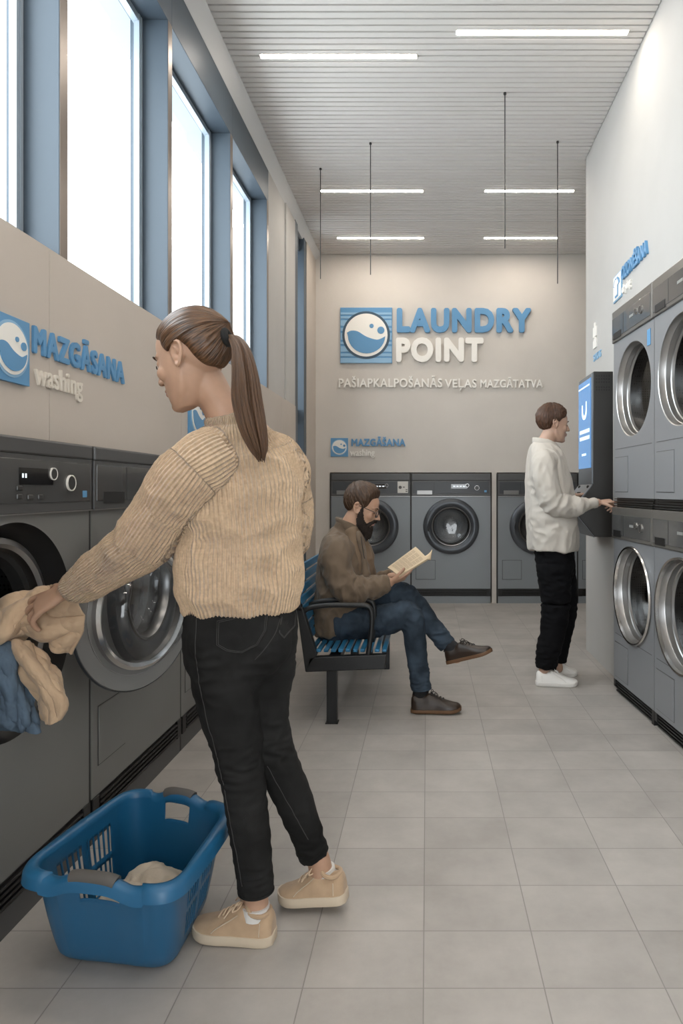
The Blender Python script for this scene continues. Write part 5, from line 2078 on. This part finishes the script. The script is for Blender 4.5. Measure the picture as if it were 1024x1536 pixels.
sheet('blue_shirt', [
    [(-50, 975, 1.86), (-10, 972, 1.84), (20, 970, 1.86), (36, 966, 1.90)],
    [(-55, 1005, 1.80), (-12, 1000, 1.79), (22, 992, 1.81), (36, 990, 1.86)],
    [(-55, 1035, 1.79), (-15, 1030, 1.77), (26, 1026, 1.79), (44, 1025, 1.85)],
    [(-45, 1060, 1.80), (-5, 1060, 1.78), (30, 1055, 1.79), (52, 1050, 1.84)],
    [(-30, 1080, 1.82), (5, 1086, 1.79), (34, 1082, 1.79), (56, 1074, 1.83)],
    [(-15, 1088, 1.84), (18, 1100, 1.81), (38, 1100, 1.81), (57, 1092, 1.84)]], M['cloth_blue'],
    'blue chambray shirt spilling out of the washing machine drum', 'shirt', amp=0.024, fr=18, seed=4, nu=120, nv=120)

# ================================================================= SEATED MAN
mroot = empty('person', (-0.45, 3.75, 0), 0, 'bearded man in glasses, brown jacket and blue jeans, sitting cross-legged reading on the bench', 'person')
HMm = head_matrix(P(543, 763, 3.76), (1.0, -0.10), 20, 0, 1.03)
b = MB()
build_head(b, HMm, nose=1.1, male=True)
b.limb([(P(516, 815, 3.78), 0.075, 0.062), (P(523, 795, 3.77), 0.060, 0.060), (P(532, 778, 3.765), 0.058, 0.058), (P(538, 766, 3.76), 0.05, 0.05)], ref=(0, 1, 0), n=20)
RY = V(0, -1, 0)
torsoM = [(P(517, 798, 3.78), 0.075, 0.068), (P(514, 808, 3.78), 0.150, 0.085), (P(512, 822, 3.78), 0.185, 0.105), (P(513, 845, 3.78), 0.190, 0.125), (P(512, 875, 3.78), 0.182, 0.130),
          (P(509, 905, 3.78), 0.178, 0.130), (P(505, 932, 3.78), 0.180, 0.128), (P(506, 945, 3.78), 0.178, 0.125)]
b.limb([(c_, a * 0.86, d * 0.84) for c_, a, d in torsoM], ref=RY, n=28)
sR, eR, wR = P(503, 826, 3.60), P(522, 886, 3.57), P(583, 874, 3.66)
sL, eL, wL = P(512, 826, 3.95), P(535, 880, 3.98), P(590, 866, 3.86)
for s_, e_, w_ in ((sR, eR, wR), (sL, eL, wL)):
    b.limb([(s_, 0.058), ((s_ + e_) / 2, 0.05), (e_, 0.043), ((e_ + w_) / 2, 0.038), (w_, 0.029)], n=18)
hR, kR, aR = P(508, 935, 3.68), P(610, 918, 3.64), P(632, 1040, 3.62)
hL, kL, aL = P(510, 930, 3.86), P(606, 893, 3.74), P(676, 970, 3.66)
b.limb([(hR - V(0, 0, 0.01), 0.070), ((hR + kR) / 2 - V(0, 0, 0.015), 0.055), (kR - V(0.01, 0, 0.02), 0.045), (P(622, 970, 3.63), 0.050), (aR, 0.035), (P(628, 1052, 3.62), 0.036)], n=18)
b.limb([(hL - V(0, 0, 0.01), 0.070), ((hL + kL) / 2 - V(0, 0, 0.015), 0.055), (kL - V(0.01, 0, 0.02), 0.044), (P(642, 930, 3.70), 0.042), (P(668, 964, 3.67), 0.034), (P(684, 985, 3.64), 0.036)], n=18)
add_hand(b, wR, V(0.93, 0.1, 0.30), V(-0.25, 0.35, 0.9), 1, curls=((12, 20, 15), (16, 24, 18), (20, 26, 20), (24, 28, 22)), thumb=(10, 15), s=1.0, wr=0.028, thumb_out=0.45)
add_hand(b, wL, V(0.93, -0.05, 0.33), V(-0.25, -0.35, 0.9), -1, curls=((12, 20, 15), (16, 24, 18), (20, 26, 20), (24, 28, 22)), thumb=(10, 15), s=1.0, wr=0.028, thumb_out=0.45)
mbody = wrap_parent(b.organic('body', M['skin2'], None, 0.0042, 3, brush=head_brushes(HMm)), mroot)
fd0 = set(bpy.data.objects)
face_details(None, HMm, M['brow'])
for o in set(bpy.data.objects) - fd0:
    wrap_parent(o, mroot)
lineM = [(0.070, 0.0, 0.086), (0.063, 0.026, 0.084), (0.046, 0.046, 0.070), (0.040, 0.055, 0.050), (0.034, 0.060, 0.026), (0.014, 0.065, 0.002), (0.004, 0.067, 0.010), (0.000, 0.067, 0.024), (-0.018, 0.067, 0.030),
         (-0.034, 0.064, 0.010), (-0.040, 0.062, -0.014), (-0.052, 0.052, -0.034), (-0.066, 0.034, -0.050), (-0.074, 0.016, -0.056), (-0.076, 0.0, -0.056)]


def thM(s, d):
    base = float(np.interp(s, [0, 0.05, 0.2, 0.5, 1.0], [-0.002, 0.003, 0.005, 0.009, 0.014]))
    topf = max(0.0, d.z) ** 1.5 * (0.55 + 0.6 * max(0, d.x))
    return base + 0.038 * topf * min(1, s * 4.5)


hm_ = hair_fan('hair', M['hair2'], None, HMm, lineM, V(-0.075, 0, 0.105), thM, N=420, K=30, streak=0.004, seed=9, lump=0.003)
wrap_parent(hm_, mroot)
# beard
bd = MB()
for s in (-1, 1):
    bd.limb([(V(0.010, s * 0.063, 0.004), 0.008, 0.010), (V(0.014, s * 0.061, -0.030), 0.014, 0.014), (V(0.028, s * 0.050, -0.070), 0.022, 0.020), (V(0.058, s * 0.026, -0.100), 0.026, 0.024), (V(0.070, 0, -0.110), 0.028, 0.026)], n=16)
    bd.limb([(V(0.090, s * 0.002, -0.042), 0.0075), (V(0.086, s * 0.016, -0.046), 0.0075), (V(0.072, s * 0.030, -0.062), 0.010), (V(0.058, s * 0.034, -0.085), 0.014)], n=12)
bd.ellipsoid((0.062, 0, -0.125), (0.036, 0.036, 0.032))
bd.ellipsoid((0.076, 0, -0.088), (0.018, 0.024, 0.018))
b2 = MB()
add_tr(b2, bd, HMm)
wrap_parent(b2.organic('beard', M['beard'], None, 0.0045, 3, wrinkle=[(0.0035, 90, (1, 1, 1), None), (0.0025, 200, (1, 1, 0.5), None)]), mroot)
# glasses
g = MB()
gl_ = MB()
for s in (-1, 1):
    ringp = []
    for i in range(24):
        a = 2 * PI * i / 24
        yy = s * 0.033 + 0.0235 * math.copysign(abs(math.cos(a)) ** 0.8, math.cos(a))
        zz = 0.002 + 0.0185 * math.copysign(abs(math.sin(a)) ** 0.8, math.sin(a))
        ringp.append(HMm @ V(0.098 - abs(yy) * 0.12, yy, zz))
    g.tube(ringp, 0.0016, 8, closed=True)
    gl_.add([tuple(p_) for p_ in ringp], [tuple(range(24))])
    g.tube([HMm @ V(0.093, s * 0.056, 0.010), HMm @ V(0.085, s * 0.0685, 0.011), HMm @ V(0.0, s * 0.0735, 0.016), HMm @ V(-0.018, s * 0.073, 0.010)], 0.0018, 8, sub=4)
g.tube([HMm @ V(0.097, -0.010, 0.006), HMm @ V(0.101, 0, 0.009), HMm @ V(0.097, 0.010, 0.006)], 0.0016, 8, sub=4)
go = wrap_parent(g.build('eyeglasses', M['black'], None, smooth=True), mroot)
gl_.build('lens', M['lens'], go)
# jacket
JK = MB()
JK.limb(torsoM, ref=RY, n=40, round_caps=False, p=2.3)
JK.limb([(P(517, 806, 3.78), 0.082, 0.078), (P(521, 794, 3.775), 0.068, 0.070), (P(524, 784, 3.77), 0.064, 0.066)], ref=RY, n=28, round_caps=False)
slm = [(P(508, 822, 3.66), 0.082), (P(504, 832, 3.60), 0.078), (P(508, 862, 3.575), 0.069), (P(521, 884, 3.57), 0.063), (P(548, 884, 3.60), 0.056), (P(570, 878, 3.635), 0.046), (P(580, 875, 3.655), 0.041)]
slm2 = [(P(512, 822, 3.90), 0.082), (P(513, 832, 3.96), 0.076), (P(522, 860, 3.99), 0.067), (P(535, 880, 3.98), 0.062), (P(560, 875, 3.93), 0.054), (P(585, 867, 3.875), 0.041)]
JK.limb(slm, n=28, round_caps=False)
JK.limb(slm2, n=28, round_caps=False)
# open front edges of the jacket
JK.limb([(P(537, 800, 3.70), 0.026, 0.011), (P(545, 830, 3.67), 0.036, 0.010), (P(549, 862, 3.665), 0.042, 0.010), (P(545, 893, 3.67), 0.040, 0.010)], ref=RY, n=16)
JK.limb([(P(541, 800, 3.83), 0.028, 0.014), (P(554, 830, 3.87), 0.034, 0.014), (P(559, 862, 3.88), 0.036, 0.014)], ref=RY, n=16)
jk = JK.organic('jacket', M['jacket'], None, 0.006, 6, wrinkle=[(0.010, 9, (1.2, 1, 0.8), None), (0.0045, 20, (1.3, 1, 0.8), None), (0.014, 15, (1.4, 1, 1), [(eR, 0.12), (P(500, 910, 3.6), 0.10), (P(487, 850, 3.62), 0.10)]), (0.011, 26, (1.4, 1, 0.9), [(P(545, 884, 3.6), 0.10)])])
wrap_parent(jk, mroot)
# folded collar, under-layer and lower panel
co_ = MB()
nc = P(524, 787, 3.775)
ks = []
for i in range(15):
    a = math.radians(28 + 304 * i / 14)
    fr_ = max(0, math.cos(a))
    ks.append((nc + V(0.072 * math.cos(a) + 0.010 * fr_, -0.070 * math.sin(a), 0.022 - 0.055 * (0.5 + 0.5 * math.cos(a)) - 0.035 * fr_ ** 2), 0.024 - 0.004 * fr_, 0.007))
co_.limb(ks, ref=(-0.2, 0, 1), n=14, sub=4)
co_.build('collar', M['jacket'], jk, smooth=True)
jk2 = jk
ci = MB()
ci.limb([(P(534, 792, 3.735), 0.014, 0.012), (P(542, 802, 3.73), 0.014, 0.010), (P(547, 812, 3.73), 0.010, 0.008)], n=12)
ci.build('inner_collar', M['jacket_in'], jk, smooth=True)
te = MB()
te.limb([(P(530, 800, 3.76), 0.09, 0.055), (P(536, 835, 3.765), 0.125, 0.082), (P(537, 870, 3.77), 0.125, 0.088), (P(536, 905, 3.77), 0.12, 0.085)], ref=RY, n=24)
wrap_parent(te.organic('undershirt', M['tee'], None, 0.006, 3, wrinkle=[(0.004, 14, (1, 1, 1), None)]), mroot)
zp = MB()
zp.tube([P(541, 805, 3.655), P(545, 830, 3.632), P(551, 860, 3.625), P(552, 885, 3.64)], 0.0022, 8, sub=5)
zp.build('zip', M['black'], jk, smooth=True)
# jeans
MJ = MB()
MJ.limb([(P(504, 905, 3.78), 0.155, 0.105), (P(506, 930, 3.78), 0.175, 0.115), (P(508, 944, 3.78), 0.168, 0.108)], ref=RY, n=30)
MJ.limb([(P(506, 935, 3.68), 0.092), (P(548, 934, 3.665), 0.084), (P(585, 928, 3.65), 0.078), (P(608, 922, 3.64), 0.070), (P(619, 936, 3.635), 0.064), (P(623, 965, 3.63), 0.058), (P(627, 1000, 3.625), 0.053), (P(632, 1034, 3.62), 0.052)], n=28, round_caps=False)
MJ.limb([(P(508, 925, 3.86), 0.092), (P(545, 908, 3.83), 0.084), (P(580, 897, 3.775), 0.076), (P(604, 894, 3.74), 0.068), (P(623, 908, 3.725), 0.060), (P(642, 932, 3.70), 0.054), (P(660, 955, 3.68), 0.049), (P(671, 969, 3.665), 0.047)], n=28, round_caps=False)
mj = MJ.organic('jeans', M['denim'], None, 0.006, 5, wrinkle=[(0.012, 18, (1.6, 1, 1.3), [(kR, 0.10), (kL, 0.10), (P(560, 930, 3.66), 0.12)]), (0.010, 18, (1, 1, 2.4), [(P(631, 1015, 3.6), 0.07), (P(663, 955, 3.66), 0.07)]), (0.004, 15, (1, 1, 1), None)])
wrap_parent(mj, mroot)
ring_band('jeans_hem', mj, P(632, 1033, 3.62), V(0.08, 0, -1), 0.0515, 0.0515, V(0, 1, 0), 0.004, M['denim'])
shoe('dress_shoe', None, at(616, 1067, 3.60), at(692, 1067, 3.585), (0, 0, 1), 0.10, M['leather'], M['leather_sole'], sole_h=0.018, ht=0.095, lace_mt=M['black'], kind='derby')
shoe('dress_shoe.001', None, at(671, 996, 3.64), at(739, 980, 3.56), (0.22, 0, 1), 0.10, M['leather'], M['leather_sole'], sole_h=0.018, ht=0.095, lace_mt=M['black'], kind='derby')
for o in [o for o in COL.objects if o.name.startswith('dress_shoe') and not o.parent]:
    wrap_parent(o, mroot)
for A_, B_ in ((P(629, 1050, 3.62), P(632, 1030, 3.62)), (P(687, 980, 3.64), P(672, 968, 3.66))):
    d_ = (B_ - A_).normalized()
    wrap_parent(MB().limb([(A_ - d_ * 0.02, 0.042), (A_, 0.043), (B_, 0.043)], n=24, round_caps=False).build('sock', M['sock_dark'], None, smooth=True), mroot)

# book held open
bk = empty('book', tuple(P(612, 842, 3.72)), 0, 'open paperback book with cream pages held in the hands of the seated man', 'book')
bki = Matrix.Translation(-Vector(bk.location))


def page_block(name, A_, B_, C_, D_, th, mt, parent, bulge=0.006):
    """slightly curved block through the corners A B C D."""
    n_ = (B_ - A_).cross(D_ - A_).normalized()
    mbq = MB()
    rows = 8
    fr_, bk_ = [], []
    for i in range(rows + 1):
        v_ = i / rows
        r1, r2 = [], []
        for j in range(rows + 1):
            u_ = j / rows
            p_ = A_.lerp(B_, u_).lerp(D_.lerp(C_, u_), v_) + n_ * bulge * math.sin(PI * v_)
            r1.append(bki @ p_)
            r2.append(bki @ (p_ - n_ * th))
        fr_.append(r1)
        bk_.append(r2)
    mbq.loft(fr_, closed_u=False, caps=False)
    mbq.loft(bk_, closed_u=False, caps=False)
    m_ = rows + 1
    k = m_ * m_
    ed = [i for i in range(m_)] + [i * m_ + rows for i in range(1, m_)] + [rows * m_ + i for i in range(rows - 1, -1, -1)] + [i * m_ for i in range(rows - 1, 0, -1)]
    mbq.f += [(ed[i], ed[(i + 1) % len(ed)], ed[(i + 1) % len(ed)] + k, ed[i] + k) for i in range(len(ed))]
    return mbq.build(name, mt, parent, smooth=True, angle=40), n_


pA, pB, pC, pD = P(598, 864, 3.62), P(641, 838, 3.66), P(623, 820, 3.74), P(581, 851, 3.70)
o1, n_ = page_block('page_block', pA, pB, pC, pD, 0.010, M['page'], bk)
ink = MB()
for i in range(15):
    v_ = 0.10 + i * 0.055
    for j in range(7):
        u0, u1 = 0.10 + j * 0.115, 0.10 + j * 0.115 + 0.10
        if i in (4, 10) and j > 3:
            continue
        pts = []
        for (u_, w_) in ((u0, v_), (u1, v_), (u1, v_ + 0.016), (u0, v_ + 0.016)):
            p_ = pA.lerp(pB, u_).lerp(pD.lerp(pC, u_), w_) + n_ * (0.006 * math.sin(PI * w_)) + n_ * 0.0008
            pts.append(tuple(bki @ p_))
        ink.add(pts, [(0, 1, 2, 3)])
ink2 = MB()
ink2.v = [tuple(Vector(v) + (n_ * 0.0115 if False else Vector((0, 0, 0)))) for v in ink.v]
ink2.f = ink.f
ink2.build('printed_text', M['ink'], o1)
qA, qB, qC, qD = P(586, 853, 3.72), P(627, 827, 3.76), P(641, 838, 3.86), P(606, 860, 3.85)
page_block('page_block', qA, qB, qC, qD, 0.009, M['page'], bk)
leaf = MB()
rows_ = []
for i in range(6):
    t = i / 5
    a_ = P(637, 834, 3.69).lerp(P(648, 824, 3.73), t) + V(0, 0, -0.006 * math.sin(PI * t))
    c_ = P(640, 839, 3.67).lerp(P(646, 840, 3.70), t)
    rows_.append([tuple(bki @ a_.lerp(c_, k / 4)) for k in range(5)])
leaf.loft(rows_, closed_u=False, caps=False)
leaf.build('turned_leaf', M['page'], bk, smooth=True, solid=0.004)

# ================================================================= CUSTOMER AT THE KIOSK
croot = empty('person', (0.80, 4.16, 0), 0, 'person in a pale shirt, black trousers and white sneakers standing at the payment kiosk', 'person')
HMc = head_matrix(P(831, 637, 4.17), (1.0, 0.10), 8, 0, 0.94)
b = MB()
build_head(b, HMc, nose=0.9)
b.limb([(P(815, 684, 4.18), 0.07, 0.062), (P(817, 672, 4.18), 0.053, 0.053), (P(821, 658, 4.175), 0.050, 0.050), (P(827, 645, 4.17), 0.045, 0.045)], ref=(0, 1, 0), n=20)
torsoC = [(P(815, 667, 4.18), 0.070, 0.070), (P(815, 676, 4.18), 0.125, 0.085), (P(817, 688, 4.18), 0.165, 0.103), (P(820, 708, 4.18), 0.180, 0.120), (P(823, 735, 4.18), 0.178, 0.135),
          (P(826, 765, 4.18), 0.175, 0.145), (P(829, 795, 4.18), 0.178, 0.148), (P(829, 815, 4.18), 0.182, 0.147), (P(829, 824, 4.18), 0.182, 0.143)]
b.limb([(c_, a * 0.82, d * 0.78) for c_, a, d in torsoC], ref=RY, n=28)
sR, eR, wR = P(815, 696, 4.02), P(828, 757, 3.99), P(896, 754, 4.05)
sL, eL, wL = P(822, 696, 4.34), P(834, 752, 4.37), P(860, 744, 4.36)
b.limb([(sR, 0.050), ((sR + eR) / 2, 0.043), (eR, 0.037), ((eR + wR) / 2, 0.033), (wR, 0.025)], n=18)
b.limb([(sL, 0.050), ((sL + eL) / 2, 0.043), (eL, 0.037), (wL, 0.025)], n=18)
b.limb([(P(828, 845, 4.13), 0.08), (P(833, 910, 4.12), 0.05), (P(820, 985, 4.11), 0.036), (P(815, 1010, 4.11), 0.034)], n=18)
b.limb([(P(838, 845, 4.25), 0.08), (P(846, 908, 4.26), 0.05), (P(836, 985, 4.28), 0.036), (P(836, 1002, 4.28), 0.034)], n=18)
add_hand(b, P(897, 754, 4.055), V(0.96, 0.0, 0.14), V(0.1, 0.2, -0.95), -1, curls=((4, 6, 6), (55, 60, 30), (62, 60, 35), (66, 60, 35)), thumb=(35, 35), s=0.88)
add_hand(b, wL, V(0.90, 0.0, 0.1), V(0.1, -0.2, -0.95), 1, curls=(20, 25, 30, 30), s=0.9)
cbody = wrap_parent(b.organic('body', M['skin3'], None, 0.0042, 3, brush=head_brushes(HMc)), croot)
fd0 = set(bpy.data.objects)
face_details(None, HMc, M['brow'])
for o in set(bpy.data.objects) - fd0:
    wrap_parent(o, croot)
lineC = [(0.068, 0.0, 0.090), (0.066, 0.022, 0.082), (0.060, 0.042, 0.060), (0.046, 0.056, 0.046), (0.030, 0.062, 0.036), (0.016, 0.066, 0.016), (0.004, 0.068, 0.012), (-0.014, 0.068, 0.014),
         (-0.030, 0.066, -0.012), (-0.036, 0.063, -0.042), (-0.044, 0.056, -0.066), (-0.056, 0.040, -0.082), (-0.066, 0.020, -0.088), (-0.068, 0.0, -0.088)]


def thC(s, d):
    base = float(np.interp(s, [0, 0.04, 0.2, 0.5, 1.0], [-0.002, 0.004, 0.012, 0.017, 0.018]))
    return base * 0.85 + 0.007 * max(0.0, -d.x) * min(1, s * 5) + 0.010 * max(0, d.z) * min(1, s * 5)


hc = hair_fan('hair', M['hair3'], None, HMc, lineC, V(-0.035, -0.02, 0.118), thC, N=420, K=30, streak=0.0045, seed=5, lump=0.004)
wrap_parent(hc, croot)
# shirt
SH = MB()
SH.limb(torsoC, ref=RY, n=40, round_caps=False, p=2.2)
SH.limb([(P(816, 672, 4.18), 0.070, 0.068), (P(817, 662, 4.18), 0.060, 0.062)], ref=RY, n=28, round_caps=False)
SH.limb([(P(819, 694, 4.06), 0.072), (sR, 0.071), (P(820, 725, 3.995), 0.064), (P(829, 752, 3.99), 0.060), (P(852, 760, 4.00), 0.053), (P(876, 757, 4.025), 0.043), (P(893, 754, 4.05), 0.036)], n=28, round_caps=False)
SH.limb([(P(822, 694, 4.30), 0.072), (sL, 0.070), (P(830, 730, 4.37), 0.060), (eL, 0.055), (P(850, 748, 4.36), 0.045), (P(857, 746, 4.36), 0.038)], n=28, round_caps=False)
sh = SH.organic('shirt', M['shirt'], None, 0.006, 6, wrinkle=[(0.013, 7, (1.5, 1.2, 0.45), None), (0.0030, 22, (1.2, 1.2, 0.5), None), (0.011, 13, (1.2, 1, 1.5), [(eR, 0.12), (P(805, 730, 4.05), 0.09), (P(812, 785, 4.05), 0.12)]), (0.006, 22, (1.6, 1, 0.8), [(P(870, 757, 4.0), 0.09), (P(815, 710, 4.0), 0.09)])])
wrap_parent(sh, croot)
cl = MB()
nc = P(817, 667, 4.18)
ks = []
for i in range(15):
    a = math.radians(24 + 312 * i / 14)
    fr_ = max(0, math.cos(a))
    ks.append((nc + V(0.074 * math.cos(a) + 0.020 * fr_, -0.076 * math.sin(a), 0.022 - 0.035 * (0.5 + 0.5 * math.cos(a)) - 0.030 * fr_ ** 2), 0.023 - 0.003 * fr_, 0.006))
cl.limb(ks, ref=(-0.1, 0, 1), n=14, sub=4)
cl.build('collar', M['shirt'], sh, smooth=True)
pk = MB()
pk.tube([P(838, 686, 4.16), P(850, 715, 4.16), P(858, 745, 4.16), P(863, 790, 4.16), P(864, 822, 4.16)], 0.007, 8, sub=5)
pk.build('button_placket', M['shirt'], sh, smooth=True)
TR = MB()
TR.limb([(P(829, 806, 4.18), 0.150, 0.118), (P(831, 830, 4.18), 0.155, 0.120), (P(833, 850, 4.18), 0.15, 0.115)], ref=RY, n=30)
TR.limb([(P(828, 845, 4.12), 0.098), (P(832, 880, 4.12), 0.094), (P(833, 912, 4.12), 0.083), (P(829, 945, 4.115), 0.076), (P(822, 975, 4.11), 0.071), (P(819, 1001, 4.11), 0.060)], n=28, round_caps=False)
TR.limb([(P(838, 845, 4.25), 0.096), (P(844, 880, 4.25), 0.086), (P(848, 912, 4.26), 0.074), (P(843, 945, 4.27), 0.066), (P(838, 972, 4.28), 0.060), (P(836, 992, 4.28), 0.054)], n=28, round_caps=False)
tr_ = TR.organic('trousers', M['trousers'], None, 0.006, 6, wrinkle=[(0.012, 15, (1, 1, 2.0), [(P(830, 915, 4.05), 0.12), (P(820, 990, 4.05), 0.10), (P(835, 860, 4.1), 0.12)]), (0.005, 15, (1, 1, 1.4), None)])
wrap_parent(tr_, croot)
shoe('sneaker', None, at(803, 1027, 4.10), at(866, 1029, 4.085), (0, 0, 1), 0.10, M['sneaker'], M['sneaker_sole'], sole_h=0.022, ht=0.092, lace_mt=M['sneaker_sole'])
shoe('sneaker.001', None, at(822, 1013, 4.32), at(865, 1013.5, 4.32), (0, 0, 1), 0.095, M['sneaker'], M['sneaker_sole'], sole_h=0.022, ht=0.09, lace_mt=M['sneaker_sole'])
for o in [o for o in COL.objects if o.name.startswith('sneaker') and not o.parent]:
    wrap_parent(o, croot)
